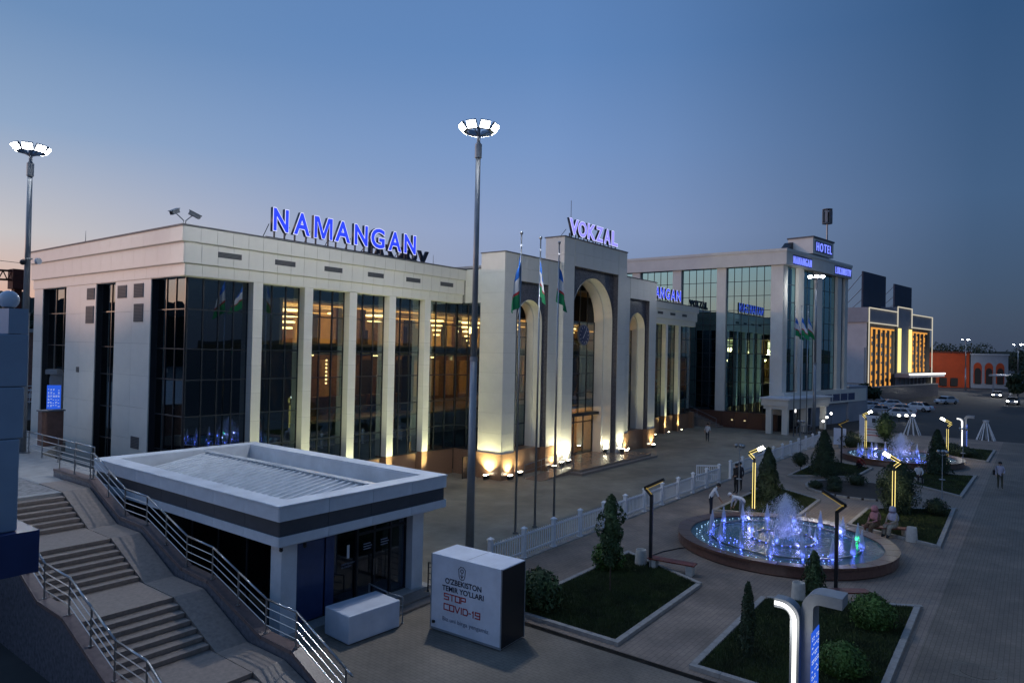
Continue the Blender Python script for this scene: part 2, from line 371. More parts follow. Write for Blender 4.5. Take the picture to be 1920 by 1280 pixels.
# ================================================================== GROUND
struct('ground', MB().box(-1500, 3000, -1500, 2500, -.5, -.012), 'asphalt')
def sheet(name, poly, z, m): return struct(name, MB().prism(poly, z-.3, z), m)
sheet('forecourt_paving', [(10.2, 15.45), (75.4, 15.45), (75.4, 31), (10.2, 31)], 0, 'slabs')
sheet('garden_paving', [(16.62, 2.45), (84, 2.45), (84, 15.45), (16.62, 15.45)], 0, 'pavers_pink')
sheet('entrance_paving', [(2, -12), (16.38, -12), (16.38, 15.45), (2, 15.45)], 0, 'pavers')
sheet('promenade', [(16.62, -14), (84, -14), (84, 2.45), (16.62, 2.45)], 0, 'pavers_dark')
# flush kerb row between the entrance paving and the garden
kr = tag(sub('drain_channel', None), kind='structure')
for i in range(27):
    y = -12 + i*1.0 + .5
    piece('drain_cover', kr, 16.5, y, -.2, .235, .985, .2 - .012, 'black_metal', 0)

# ================================================================== STATION
ST = thing('station_building', 'long pale railway station with tall glass bays, slim columns and three-arched gatehouse', 'station', (43.95, 29, 0))
GAP = .009
CX = 43.95
def panel_run(par, x0, x1, y, z0, z1, w, axis='x', m='cladding', t=.05, name='cladding_panel'):
    n = max(1, round((x1-x0)/w)); s = (x1-x0)/n
    for i in range(n):
        c = x0 + (i+.5)*s
        if axis == 'x': piece(name, par, c, y+t/2, z0+GAP/2, s-GAP, t, z1-z0-GAP, m)
        else: piece(name, par, y+t/2, c, z0+GAP/2, s-GAP, t, z1-z0-GAP, m, rz=R(90))
TIERS = [(12.43, 13.08, 0.), (11.51, 12.43, .13), (10.97, 11.51, .26)]
def wing(xa, xb, west, east, ybk=47.):
    """fascia tiers of a wing from xa to xb (outer faces of the top tier)"""
    for k, (z0, z1, ins) in enumerate(TIERS):
        c = sub('cornice', ST, (0, 0, 0))
        X0 = xa+ins if west else xa; X1 = xb-ins if east else xb; Y0 = 29.2+ins
        MB().box(X0+.05, X1-.05*bool(east), Y0+.05, ybk, z0+.004, z1).build('core', 'cladding_joint', c)
        MB().box(X0+.05, X1-.05*bool(east), Y0+.05, ybk-.1, z0-.02, z0+.003).build('soffit', 'cladding', c)
        panel_run(c, X0+.05, X1-.05*bool(east), Y0, z0, z1, .755)
        if west: panel_run(c, Y0, ybk, X0, z0, z1, 1.2, 'y')
        if east: panel_run(c, Y0, ybk, X1-.05, z0, z1, 1.2, 'y')
    MB().box(xa-.05, xb+.05*bool(east), 29.15, ybk, 13.08, 13.15).build('coping', 'vent_grey', ST)
    MB().box(xa+.6, xb-.6*bool(east), 29.8, ybk-.6, 13.15, 13.16).build('roof_sheet', 'roof_grey', ST)
wing(14.85, 33.36, True, False); wing(54.54, 71.9, False, True)
# fascia louvres
def louvre(x, y, z, w, h, face='y', dark=False):
    o = sub('vent', ST); m = 'vent_grey'
    if face == 'y':
        MB().box(x, x+w, y-.03, y+.01, z, z+h).build('louvre_frame', m, o)
        b = MB()
        for i in range(max(2, int(h/.06))): b.box(x+.03, x+w-.03, y-.045, y-.03, z+.02+i*.06, z+.045+i*.06)
        tag(b.build('louvre_blades', 'vent_dark', o), kind='stuff')
    else:
        MB().box(x-.03, x+.01, y, y+w, z, z+h).build('louvre_frame', m, o)
        b = MB()
        for i in range(max(2, int(h/.07))): b.box(x-.045, x-.03, y+.04, y+w-.04, z+.03+i*.07, z+.06+i*.07)
        tag(b.build('louvre_blades', 'vent_dark', o), kind='stuff')
for k in range(6): louvre(16.56+2.91*k, 29.33, 11.9, 1.14, .25)
for k in range(4): louvre(59.0+2.91*k, 29.33, 11.9, 1.14, .25)
# columns
COLX = [18.72+2.877*k for k in range(5)]
COLX_E = [58.4, 61.4, 64.45, 67.6]
def column(xc):
    c = sub('column', ST, (0, 0, 0))
    MB().box(xc-.235, xc+.235, 29.52, 29.97, 1.75, 10.97).build('column_core', 'cladding_joint', c)
    zz = np.linspace(1.75, 10.97, 8)
    for a, b in zip(zz[:-1], zz[1:]):
        piece('cladding_panel', c, xc, 29.735, a+GAP/2, .5, .47, b-a-GAP, 'cladding')
    MB().box(xc-.22, xc+.22, 29.52, 30.28, 0, 1.745).build('granite_base', 'granite_brown', c)
for x in COLX + COLX_E: column(x)
# glazing of the wings
TR = [1.66, 3.13, 4.73, 6.36, 7.75, 9.53, 10.97]
def glazed(par, p0, p1, ncol, zs, gm='glass', fr=.055, dep=.10):
    """grid of panes between p0 and p1 (xy), each pane an object; mullions one frame part"""
    p0 = Vector((*p0, 0)); p1 = Vector((*p1, 0)); d = p1-p0; Ln = d.length; u = d/Ln; rz = math.atan2(u.y, u.x); n = Vector((u.y, -u.x, 0))
    pw = Ln/ncol; q = Matrix.Rotation(rz, 3, 'Z'); b = MB()
    for i in range(ncol+1):
        c = p0+u*(i*pw); b.obox((c.x, c.y, (zs[0]+zs[-1])/2), (fr/2, dep/2, (zs[-1]-zs[0])/2), q)
    for z in zs:
        c = p0+u*(Ln/2); b.obox((c.x, c.y, z), (Ln/2, dep/2-.004, fr/2), q)
    b.build('mullions', 'frame_dark', par)
    for i in range(ncol):
        c = p0+u*((i+.5)*pw)
        for a, e in zip(zs[:-1], zs[1:]):
            piece('pane', par, c.x, c.y, a+fr/2, pw-fr, .02, e-a-fr, gm, rz)
GY = 29.98
def bay(x0, x1, n, gm='glass'):
    c = sub('glass_bay', ST); glazed(c, (x0, GY), (x1, GY), n, TR, gm)
    MB().box(x0+.02, x1-.02, 30.0, 30.32, 0, 1.62).build('granite_base', 'granite_brown', c)
edges = [15.52]+sum([[x-.25, x+.25] for x in COLX], [])+[33.34]
for i in range(0, len(edges), 2): bay(edges[i], edges[i+1], 4 if i == 0 else 3, 'glass_dark' if i == 0 else 'glass')
ce = sorted(COLX_E)
ee = [57.2]+sum([[x-.25, x+.25] for x in ce], [])+[71.5]
for i in range(2, len(ee), 2): bay(ee[i], ee[i+1], 3, 'glass')
# west face: glass, pier, glass, pier, glass
for (a, b, n) in ((30.0, 32.55, 3), (36.25, 38.45, 2), (42.25, 45.6, 3)):
    c = sub('glass_bay', ST); glazed(c, (15.5, b), (15.5, a), n, TR, 'glass_dark')
    MB().box(15.5, 15.8, a, b, 0, 1.62).build('granite_base', 'granite_brown', c)
for (a, b) in ((32.55, 36.25), (38.45, 42.25), (45.6, 46.9)):
    c = sub('wall_pier', ST); MB().box(15.2, 15.75, a+.03, b-.03, 0, 10.97).build('core', 'cladding_joint', c)
    zz = np.linspace(.4, 10.97, 8)
    for z0, z1 in zip(zz[:-1], zz[1:]): panel_run(c, a, b, 15.15, z0, z1, 1.85, 'y')
    for s_, yy in ((1, a), (-1, b)):
        MB().box(15.2, 15.76, min(yy, yy+s_*.028), max(yy, yy+s_*.028), .4, 10.97).build('jamb', 'frame_dark' if s_ > 0 else 'cladding', c)
for (y, z, w, h) in ((35.0, 10.14, .95, .62), (33.28, 10.12, .95, .66), (33.26, 8.97, .92, .85), (38.66, 8.93, .95, .9), (38.62, 10.16, .9, .6), (33.32, 3.0, .8, .56), (40.3, 6.35, .32, .28)):
    louvre(15.15, y, z, w, h, 'x')
# body behind (rear and roof deck)
MB().box(15.8, 33.4, 46.5, 46.9, 0, 10.97).build('rear_wall', 'cladding', ST)
MB().box(54.5, 71.6, 38, 38.4, 0, 10.97).build('rear_wall', 'cladding', ST)
c = sub('glass_bay', ST); glazed(c, (71.5, 30.0), (71.5, 33.2), 3, TR, 'glass_dark'); MB().box(71.5, 71.85, 33.2, 47, 0, 10.97).build('end_wall', 'cladding', ST)
MB().box(71.4, 71.88, 29.52, 30.3, 0, 1.745).build('granite_base', 'granite_brown', ST)

# ---------------------------------------------------------------- interior of the west wing and of the gate hall
def room(x0, x1, y0, y1, z0, z1, wall='interior_wall'):
    MB().box(x0, x1, y1, y1+.15, z0, z1).build('interior_wall', wall, ST)
    MB().box(x0, x1, y0, y1, z1, z1+.12).build('interior_ceiling', 'interior_ceiling', ST)
    MB().box(x0, x1, y0, y1, z0-.12, z0).build('interior_floor', 'interior_floor', ST)
    MB().box(x0-.15, x0, y0, y1+.15, z0-.1, z1+.1).build('interior_wall', wall, ST)
    MB().box(x1, x1+.15, y0, y1+.15, z0-.1, z1+.1).build('interior_wall', wall, ST)
room(20.6, 71.2, 30.25, 37.0, 8.15, 10.30)
room(21.9, 71.2, 30.25, 38.0, 4.05, 7.55, 'interior_wood')
MB().box(34.2, 53.7, 27.75, 30.25, 12.6, 12.7).build('interior_ceiling', 'interior_ceiling', ST)
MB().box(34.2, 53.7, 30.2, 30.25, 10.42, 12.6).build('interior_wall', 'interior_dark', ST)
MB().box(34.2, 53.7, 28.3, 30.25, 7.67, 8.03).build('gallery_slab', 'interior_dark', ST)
room(40.9, 47.0, 27.75, 34.0, .42, 3.7, 'interior_wall')
for x in np.arange(22.2, 70, 1.75):
    MB().box(x-.28-.5*(int(x*4) % 3 == 0), x+.28, 36.86, 36.99, 8.2, 10.2).build('wall_pilaster', 'interior_wood' if int(x) % 3 else 'interior_dark', ST)
    if int(x*2) % 3 == 0: MB().box(x-.22, x+.22, 32.2, 32.6, 8.2, 10.28).build('hall_column', 'interior_wood', ST)
    if int(x*3) % 4 == 0: MB().box(x-.75, x+.75, 36.6, 36.84, 8.2, 9.0+.8*((int(x*7) % 5)/5)).build('screen_panel', 'interior_dark', ST)
    if int(x*2) % 3 == 1: MB().box(x-.3, x+.3, 31.6, 32.1, 4.06, 7.5).build('hall_column', 'interior_dark', ST)
    MB().box(x-.5, x+.5, 37.86, 37.99, 4.3, 7.1).build('door_panel', 'interior_wall' if int(x) % 2 else 'interior_dark', ST)
MB().box(20.8, 71, 36.75, 36.85, 10.08, 10.16).build('cove_light', 'cove_strip', ST)
MB().box(20.8, 33.1, 31.6, 31.7, 10.22, 10.27).build('cove_light', 'cove_strip', ST)
# counter rows and seats in the lower hall
for x in np.arange(23, 32, 1.5): MB().box(x, x+1.1, 33, 33.5, 4.06, 5.05).build('counter', 'interior_wood', ST)

def chandelier(x, y, z, tiers, r0, label):
    t = thing('chandelier', label, 'chandelier', (x, y, z), group='ring chandeliers inside the station')
    MB().cyl((x, y, z), (x, y, z-.3-.34*tiers), .02, n=6).build('stem', 'steel', t)
    for k in range(tiers):
        r = r0*(1-.18*k); zz = z-.28-k*.34
        MB().lathe([(r-.10, 0), (r, .01), (r, .10), (r-.10, .11), (r-.10, 0)], 20, (x, y, zz)).build('light_ring', 'warm_tube', t)
    lamp(t, 'POINT', (x, y, z-.5-.25*tiers), 170, (1, .62, .26), radius=.3)
chandelier(23.4, 34.0, 10.25, 4, .75, 'ring chandelier glowing behind the first lit upstairs bay beside the dark corner bay')
chandelier(29.6, 33.6, 10.25, 2, .55, 'ring chandelier glowing upstairs behind the bay next to the gatehouse')
chandelier(27.0, 34.4, 10.25, 1, .35, 'ring chandelier glowing upstairs behind the middle lit bay')
chandelier(36.4, 34.6, 10.25, 4, .5, 'ring chandelier glowing through the recessed glass bay beside the gatehouse')
chandelier(39.6, 34.2, 10.25, 6, .85, 'ring chandelier glowing through the glass side of the gatehouse')
chandelier(43.6, 33.2, 10.25, 4, .65, 'ring chandelier behind the small arch nearest the flagpoles')
chandelier(51.6, 33.2, 10.25, 5, .85, 'tall ring chandelier behind the clock in the central arch')
chandelier(60.5, 33.0, 10.25, 4, .6, 'ring chandelier behind the small arch nearest the hotel')
for (x, y, z, e) in ((25.5, 34.5, 7.3, 90), (31, 35, 7.3, 150), (37, 35.5, 7.2, 70), (43, 34, 7.2, 150), (51.5, 34, 7.2, 260), (59, 34, 7.2, 110), (66, 34, 7.2, 160), (44.0, 30.2, 3.5, 420)):
    p = sub('ceiling_lamp', ST); MB().lathe([(.01, 0), (.16, 0), (.16, .08), (.01, .08)], 12, (x, y, z+.12)).build('lamp_disc', 'warm_tube', p)
    lamp(p, 'POINT', (x, y, z), e, (1, .60, .24), radius=.15)
# string of small pendant lamps seen in the second bay
pd = thing('pendant_lamp_string', 'vertical string of small warm lamps hanging in the lower hall window', 'lamp', (25.1, 32.5, 7.4))
for k in range(7): MB().ball((25.1, 32.5, 7.2-.22*k), .055, 8, 6).build('bulb', 'warm_tube', pd)
MB().cyl((25.1, 32.5, 7.5), (25.1, 32.5, 5.8), .01, n=5).build('cord', 'black_metal', pd)

# ---------------------------------------------------------------- gatehouse
def arch_pts(xc, hw, zs, zt, n=20):
    """slightly pointed arch, left springing to right springing"""
    out = []
    for i in range(n+1):
        a = math.pi*(1-i/n); x = math.cos(a); z = abs(math.sin(a))**.92
        k = 1+.05*(1-abs(x)); out.append((xc+hw*x, zs+(zt-zs)*min(1.0, z*k/(1.05))))
    return out
def arch_wall(par, x0, x1, z0, z1, y, xc, hw, zs, zt, m, th=.12):
    """wall sheet with an arched opening down to z0"""
    A = arch_pts(xc, hw, zs, zt); b = MB()
    for yy in (y, y+th):
        top = [(px, z1) for px, _ in A]
        for (p, q, s_, t_) in zip(A[:-1], A[1:], top[:-1], top[1:]): b.add([(p[0],yy,p[1]),(q[0],yy,q[1]),(t_[0],yy,t_[1]),(s_[0],yy,s_[1])], [(0,1,2,3)])
        for (xa, xb) in ((x0, xc-hw), (xc+hw, x1)): b.add([(xa,yy,z0),(xb,yy,z0),(xb,yy,z1),(xa,yy,z1)], [(0,1,2,3)])
    b.build('arch_panel', m, par)
def arch_reveal(par, xc, hw, zb, zs, zt, y0, y1, m, name='arch_reveal', inner=None):
    A = [(xc-hw, zb)]+arch_pts(xc, hw, zs, zt, 28)+[(xc+hw, zb)]; b = MB(); n = len(A)
    b.add([(x,y0,z) for x,z in A]+[(x,y1,z) for x,z in A], [(i,i+1,n+i+1,n+i) for i in range(n-1)])
    if inner:                                  # front face of the step down to the inner arch
        hw2, zt2 = inner; B = [(xc-hw2, zb)]+arch_pts(xc, hw2, zs, zt2, 28)+[(xc+hw2, zb)]
        b.add([(x,y1,z) for x,z in A]+[(x,y1,z) for x,z in B], [(i,i+1,n+i+1,n+i) for i in range(n-1)])
    o = b.build(name, m, par); return o
def arch_glass(par, xc, hw, zb, zs, zt, y, nx, zs_list):
    g = sub('arch_glazing', par)
    glazed(g, (xc-hw, y), (xc+hw, y), nx, zs_list+[zs], 'glass')
    A = arch_pts(xc, hw, zs, zt, 28); b = MB(); b.add([(x, y, z) for x, z in A], [tuple(range(len(A)))]); b.build('fanlight', 'glass', g)
    f = MB()
    for i in range(1, nx):
        x = xc-hw+2*hw*i/nx; zt_ = min((abs(px-x), pz) for px, pz in A)[1]; f.box(x-.03, x+.03, y-.04, y+.04, zs, zt_)
    f.build('mullions', 'frame_dark', g)
def clad(par, x0, x1, y0, y1, z0, z1, w=1.4, h=1.2, left=True, right=False):
    """solid pier with cladding panels on its front and side faces"""
    MB().box(x0+.05, x1-.05, y0+.05, y1, z0, z1-.03).build('core', 'cladding_joint', par)
    n = max(1, round((z1-z0)/h)); zz = np.linspace(z0, z1, n+1)
    for a, b in zip(zz[:-1], zz[1:]):
        panel_run(par, x0+.05, x1-.05, y0, a, b, w)
        if left: panel_run(par, y0, y1, x0, a, b, 1.6, 'y')
        if right: panel_run(par, y0, y1, x1-.05, a, b, 1.6, 'y')
def tower(mirror):
    t = sub('gate_tower', ST); mx_ = (lambda a, b: (a, b)) if not mirror else (lambda a, b: (2*CX-b, 2*CX-a))
    a0, a1 = mx_(33.3, 34.61); b0, b1 = mx_(38.09, 39.42); r0, r1 = mx_(34.61, 38.09); xc = (r0+r1)/2
    clad(t, a0, a1, 26.0, 27.9, 1.6, 14.06, left=True, right=mirror)
    clad(t, b0, b1, 26.0, 27.9, 1.6, 14.06, left=False)
    clad(t, r0-.05, r1+.05, 26.0, 27.9, 12.42, 14.06, w=1.2, h=.82, left=False)
    MB().box(r0-.05, r1+.05, 26.02, 27.85, 12.39, 12.415).build('lintel_soffit', 'granite_dark', t)
    for x0, x1 in ((a0, a1), (b0, b1)):
        MB().box(x0-.03, x1+.03, 25.97, 27.95, 0, 1.6).build('granite_base', 'granite_brown', t)
    for xx in (r0, r1):
        s_ = 1 if xx == r0 else -1; MB().box(min(xx, xx+s_*.02), max(xx, xx+s_*.02), 26.02, 26.3, 1.6, 12.42).build('jamb', 'granite_dark', t)
    arch_wall(t, r0, r1, 1.6, 12.42, 26.3, xc, 1.36, 9.9, 11.32, 'granite_dark')
    arch_reveal(t, xc, 1.36, 1.6, 9.9, 11.32, 26.22, 26.85, 'cladding', inner=(1.24, 11.2))
    arch_reveal(t, xc, 1.24, 1.6, 9.9, 11.2, 26.85, 27.45, 'cladding')
    MB().box(r0, r1, 26.4, 27.9, 0, 1.62).build('granite_base', 'granite_brown', t)
    arch_glass(t, xc, 1.24, 1.66, 9.9, 11.2, 27.42, 3, [1.66, 3.13, 4.73, 6.36, 7.75, 8.9])
    MB().box(a0-.04 if not mirror else b0, b1 if not mirror else a1+.04, 25.95, 27.95, 14.06, 14.13).build('coping', 'vent_grey', t)
tower(False); tower(True)
po = sub('gate_portal', ST); PX0, PX1 = 39.42, 48.48; QX0, QX1 = 40.80, 47.10
clad(po, PX0, QX0, 25.65, 27.2, .30, 15.85, left=True); clad(po, QX1, PX1, 25.65, 27.2, .30, 15.85, left=False, right=True)
clad(po, QX0-.05, QX1+.05, 25.65, 27.2, 14.0, 15.85, w=1.28, h=.92, left=False)
MB().box(PX0+.06, PX1-.06, 27.2, 27.25, 14.1, 15.8).build('rear_face', 'cladding', po)
MB().box(PX0-.05, PX1+.05, 25.6, 27.3, 15.85, 15.93).build('coping', 'vent_grey', po)
MB().box(QX0-.05, QX1+.05, 25.67, 27.15, 13.96, 13.995).build('lintel_soffit', 'granite_dark', po)
for xx, s_ in ((QX0, 1), (QX1, -1)): MB().box(min(xx, xx+s_*.02), max(xx, xx+s_*.02), 25.67, 26.05, .3, 14.0).build('jamb', 'granite_dark', po)
arch_wall(po, QX0, QX1, .3, 14.0, 26.05, CX, 2.9, 10.3, 13.45, 'granite_dark')
arch_reveal(po, CX, 2.9, .3, 10.3, 13.45, 25.97, 26.7, 'cladding', inner=(2.74, 13.28))
arch_reveal(po, CX, 2.74, .3, 10.3, 13.28, 26.7, 27.5, 'cladding')
arch_glass(po, CX, 2.74, .34, 10.3, 13.28, 27.47, 5, [3.3, 4.9, 6.36, 7.75, 8.9])
# entrance: dark canopy frame and lit doorway at ground level
dg_ = sub('entrance_doors', po)
glazed(dg_, (CX-2.7, 27.5), (CX+2.7, 27.5), 4, [.34, 2.7, 3.3], 'glass', fr=.08)
MB().box(CX-2.72, CX+2.72, 26.9, 27.44, 3.22, 3.42).build('canopy', 'frame_dark', dg_)
# side wall of the gatehouse above and beside the recess, with its glass
gs = sub('side_wall', ST)
MB().box(33.42, 33.6, 27.9, 29.6, 10.95, 13.1).build('core', 'cladding_joint', gs)
for z0, z1 in ((10.97, 12.05), (12.05, 13.12)): panel_run(gs, 27.9, 29.25, 33.37, z0, z1, 1.4, 'y')
c = sub('glass_bay', ST); glazed(c, (33.42, 29.98), (33.42, 27.95), 2, TR, 'glass')
MB().box(33.4, 33.7, 27.95, 30.0, 0, 1.62).build('granite_base', 'granite_brown', c)
dk = sub('side_door', ST)
MB().box(33.36, 33.395, 28.3, 29.2, .02, 1.5).build('door_leaf', 'granite_brown', dk); MB().box(32.2, 33.36, 28.1, 28.18, 0, 1.35).build('door_screen', 'frame_dark', dk)
MB().box(33.45, 54.45, 27.95, 46, 13.2, 13.35).build('roof_sheet', 'roof_grey', ST)
for (x0, x1) in ((38.5, 49.5),): MB().box(x0, x1, 44.2, 45.6, 10, 15.5).build('rear_portal', 'cladding', ST)
MB().box(33.5, 54.4, 45.6, 46, 0, 13.2).build('rear_wall', 'cladding', ST)
# platform, steps, ramp
pf = sub('entrance_platform', ST)
MB().box(38.6, 49.0, 23.55, 27.6, .15, .30).build('platform_slab', 'granite_floor', pf, bevel=.012)
MB().box(38.2, 49.4, 23.2, 27.6, 0, .149).build('step', 'granite_step', pf, bevel=.012)
MB().add([(34.9,24.1,0.012),(38.6,24.1,.30),(38.6,25.3,.30),(34.9,25.3,0.012),(34.9,24.1,-.1),(38.6,24.1,-.1),(38.6,25.3,-.1),(34.9,25.3,-.1)], [(0,1,2,3),(0,4,5,1),(2,6,7,3),(1,5,6,2),(0,3,7,4)]).build('ramp', 'granite_floor', pf)
def handrail(label, pts, h=.9, bars=(.45,), pr=.022, name='handrail', posts=None, m='steel', cat='railing', group=None, over=0):
    """stainless railing along a list of base points"""
    o = thing(name, label, cat, pts[0], group=group); P = [Vector(p) for p in pts]; up = Vector((0,0,1))
    for i, p in enumerate(P):
        if posts is None or i in posts:
            MB().cyl(p, p+up*h, pr, n=8).build('post', m, o)
            MB().cyl(p, p+up*.02, pr*2.2, n=10).build('post_base', m, o)
    top = [p+up*h for p in P]
    if over: top = top + [top[-1]+(top[-1]-top[-2]).normalized()*over]
    MB().tube(top, pr*1.15).build('top_rail', m, o, smooth=True)
    for b in bars: MB().tube([p+up*b for p in P], pr*.55, n=6).build('bar', m, o)
    return o
handrail('thin steel handrail on the wall side of the entrance ramp', [(34.9,25.35,0),(36.7,25.35,.14),(38.5,25.35,.29)], .85)
handrail('thin steel handrail on the plaza side of the entrance ramp', [(35.6,24.05,.04),(37.1,24.05,.16),(38.55,24.05,.29)], .85)
# clock in the central arch
ck = thing('wall_clock', 'round dark blue clock hung inside the central arch', 'clock', (44.75, 27.2, 9.28))
def disc(c, r, y0, y1, n=36): return MB().cyl((c[0], y0, c[2]), (c[0], y1, c[2]), r, n=n)
disc((44.75,0,9.28), .80, 27.2, 27.34).build('case', 'steel_painted', ck); disc((44.75,0,9.28), .70, 27.185, 27.2).build('dial', 'kiosk_blue', ck)
for k in range(12):
    a = R(30*k); p = Vector((44.75+.58*math.sin(a), 27.18, 9.28+.58*math.cos(a))); MB().obox(p, (.02, .006, .07), Matrix.Rotation(a, 3, 'Y')).build('hour_mark', 'white_paint', ck)
for a, l, w_ in ((R(-140), .34, .03), (R(35), .5, .022)):
    p = Vector((44.75+.5*l*math.sin(a), 27.172, 9.28+.5*l*math.cos(a))); MB().obox(p, (w_, .006, l/2), Matrix.Rotation(a, 3, 'Y')).build('clock_hand', 'white_paint', ck)
# ================================================================== ROOFTOP SIGNS
def letter(par, ch, x0, x1, y, z0, h, face='letter_face', edge='letter_edge', lit=True, rear=False, bold=.05):
    rt = (1,0,0) if not rear else (-1,0,0); s_ = -1 if not rear else 1
    xs = x0 if not rear else x1
    def one(name, off, depth, dy, m, p):
        me = text_mesh(ch, 1.0, depth, off); co = np.array([v.co[:] for v in me.vertices]); mn, mxx = co.min(0), co.max(0)
        pl = wloc(p); gx = (x1-x0)
        pad = off-bold
        for v in me.vertices:
            c = v.co; ux = (c.x-base[0])/(base[1]-base[0]); uz = (c.y-base[2])/(base[3]-base[2])
            v.co = Vector((xs+rt[0]*ux*gx, y+s_*(dy+c.z), z0+uz*h)) - pl
        me.materials.clear(); me.materials.append(M[m]); me.update(); return link(name, me, p)
    me0 = text_mesh(ch, 1.0, .1, bold); co = np.array([v.co[:] for v in me0.vertices]); base = (co[:,0].min(), co[:,0].max(), co[:,1].min(), co[:,1].max())
    if ch == 'M':                              # straight-sided capital drawn as a polygon
        poly = [(0,0),(.19,0),(.19,.70),(.42,0),(.58,0),(.81,.70),(.81,0),(1,0),(1,1),(.72,1),(.5,.36),(.28,1),(0,1)]
        q = [(x0+p*(x1-x0), z0+r*h) for p, r in poly]; qi = inset(q, .032)
        L = MB().extrude(q, 'y', y-.10, y+.10).build('letter', 'letter_side', par)
        for nm, pl_, yy, m_ in (('letter_rim', q, y-.106, edge), ('letter_face', qi, y-.114, face)): MB().add([(p, yy, r) for p, r in pl_], [tuple(range(len(pl_)))]).build(nm, m_, L)
        return L
    L = one('letter', bold, .10, 0, 'letter_side' if lit else 'letter_unlit', par)
    if lit:
        one('letter_rim', bold, .004, .106, edge, L); one('letter_face', bold-.026, .004, .116, face, L)
    return L
def sign(name, label, spans, txt, y, zb, h, zroof, **k):
    t = thing(name, label, 'sign', (spans[0][0], y, zroof))
    for ch, (a, b) in zip(txt, spans): letter(t, ch, a, b, y, zb, h, **k)
    fr = MB(); x0, x1 = min(min(s) for s in spans)-.3, max(max(s) for s in spans)+.2
    fr.box(x0, x1, y-.03, y+.03, zroof+.03, zroof+.09); fr.box(x0, x1, y+.62, y+.68, zroof+.03, zroof+.09)
    fr.build('base_rail', 'letter_unlit', t)
    for a, b in spans:
        for u in (.18, .82):
            x = a+(b-a)*u; MB().box(x-.03, x+.03, y-.02, y+.05, zroof+.03, zb+.12).build('bracket', 'letter_unlit', t)
        x = a-.08; MB().cyl((x, y+.1, zb+.35), (x, y+.66, zroof+.05), .02, n=5).build('brace', 'letter_unlit', t)
    return t
sign('rooftop_sign', 'glowing blue letters NAMANGAN on the near wing roof', [(19.34,20.24),(20.48,21.52),(21.71,22.91),(23.0,24.11),(24.32,25.3),(25.48,26.55),(26.76,27.85),(28.0,29.01)], 'NAMANGAN', 29.5, 13.52, 1.17, 13.15)
sign('rooftop_sign', 'violet glowing letters VOKZAL on top of the gatehouse', [(40.48,41.78),(41.66,42.88),(42.95,44.17),(44.13,45.27),(45.35,46.41),(46.51,47.52)], 'VOKZAL', 26.1, 16.2, 1.18, 15.93, face='letter_violet')
sign('rooftop_sign', 'blue rooftop letters NAMANGAN on the far wing, half hidden by the gatehouse', [(57.7,58.75),(58.9,60.0),(60.15,61.3),(61.4,62.45),(62.55,63.5),(63.75,64.8),(65.0,66.15),(66.35,67.5)], 'NAMANGAN', 29.5, 13.4, 1.15, 13.15)
sign('rooftop_sign', 'unlit dark letters seen from behind on the far edge of the roof', [(44.6,46.0),(43.2,44.5),(41.9,43.1),(40.6,41.8),(39.4,40.6),(38.2,39.2)], 'VOKZAL', 45.0, 15.75, 1.2, 15.5, lit=False, rear=True)

# roof masts
rm = thing('roof_mast', 'thin mast with a small furled dark flag behind the violet letters', 'mast', (44.6, 28.5, 15.9))
MB().cyl((44.6,28.5,13.3), (44.6,28.5,19.6), .035, .02, n=6).build('pole', 'steel_painted', rm)
MB().add([(44.6,28.5,18.3),(44.95,28.6,17.3),(44.75,28.45,16.2),(44.55,28.5,16.2)], [(0,1,2,3)]).build('flag', 'flag_green', rm)
for (x, y, lab) in ((14.98, 39.5, 'short thin rod standing on the side parapet'), (30.6, 29.5, 'short thin rod on the roof edge beside the unlit letters')):
    o = thing('lightning_rod', lab, 'rod', (x, y, 13.15)); MB().cyl((x,y,13.15),(x,y,13.75),.02,.008,n=6).build('rod', 'steel_painted', o); MB().cyl((x,y,13.15),(x,y,13.2),.06,n=8).build('foot', 'steel_painted', o)
# two cameras on the roof corner
for (dx, dy, az, lab) in ((-.42, .05, 205, 'grey security camera on the roof corner aimed at the stairs'), (.42, .0, 335, 'grey security camera on the roof corner aimed along the facade')):
    bx, by = 15.0, 29.35
    o = thing('security_camera', lab, 'camera', (bx, by, 13.15), group='cameras on the roof corner')
    d = Vector((math.cos(R(az)), math.sin(R(az)), -.45)).normalized(); c = Vector((bx+dx, by+dy, 13.62)); q = d.to_track_quat('X', 'Z')
    MB().obox(c, (.24, .085, .085), q).build('housing', 'steel_painted', o, bevel=.02); MB().obox(c+Vector((0,0,.1))+d*.05, (.28, .10, .012), q).build('sunshield', 'steel_painted', o)
    MB().cyl(c+d*.24, c+d*.27, .05, n=10).build('lens', 'black_metal', o)
    MB().tube([(bx+dx*.1, by, 13.15), (bx+dx*.1, by, 13.3), tuple(c-Vector((0,0,.09))-d*.1)], .022, 6).build('bracket', 'steel_painted', o)

# ================================================================== UPLIGHTS along the facade
def uplight(x, y, z, label, en, lens='uplight_lens', target=None, size=95, col=(1, .93, .52), big=False):
    o = thing('floodlight', label, 'floodlight', (x, y, z), group='floodlights at the foot of the facade')
    k = 1.5 if big else 1.
    MB().box(x-.13*k, x+.13*k, y-.06*k, y+.06*k, z+.04, z+.18*k).build('housing', 'black_metal', o, bevel=.012)
    MB().box(x-.11*k, x+.11*k, y-.045*k, y+.05*k, z+.18*k, z+.19*k).build('lens', lens, o)
    b = MB(); b.box(x-.16*k, x-.14*k, y-.02, y+.02, z, z+.14); b.box(x+.14*k, x+.16*k, y-.02, y+.02, z, z+.14); b.box(x-.16*k, x+.16*k, y-.02, y+.02, z, z+.02); b.build('yoke', 'black_metal', o)
    lamp(o, 'SPOT', (x, y, z+.26*k), en, col, target or (x, y+.8, z+6), size, .9, .06)
UP = (.97, 1, .54)
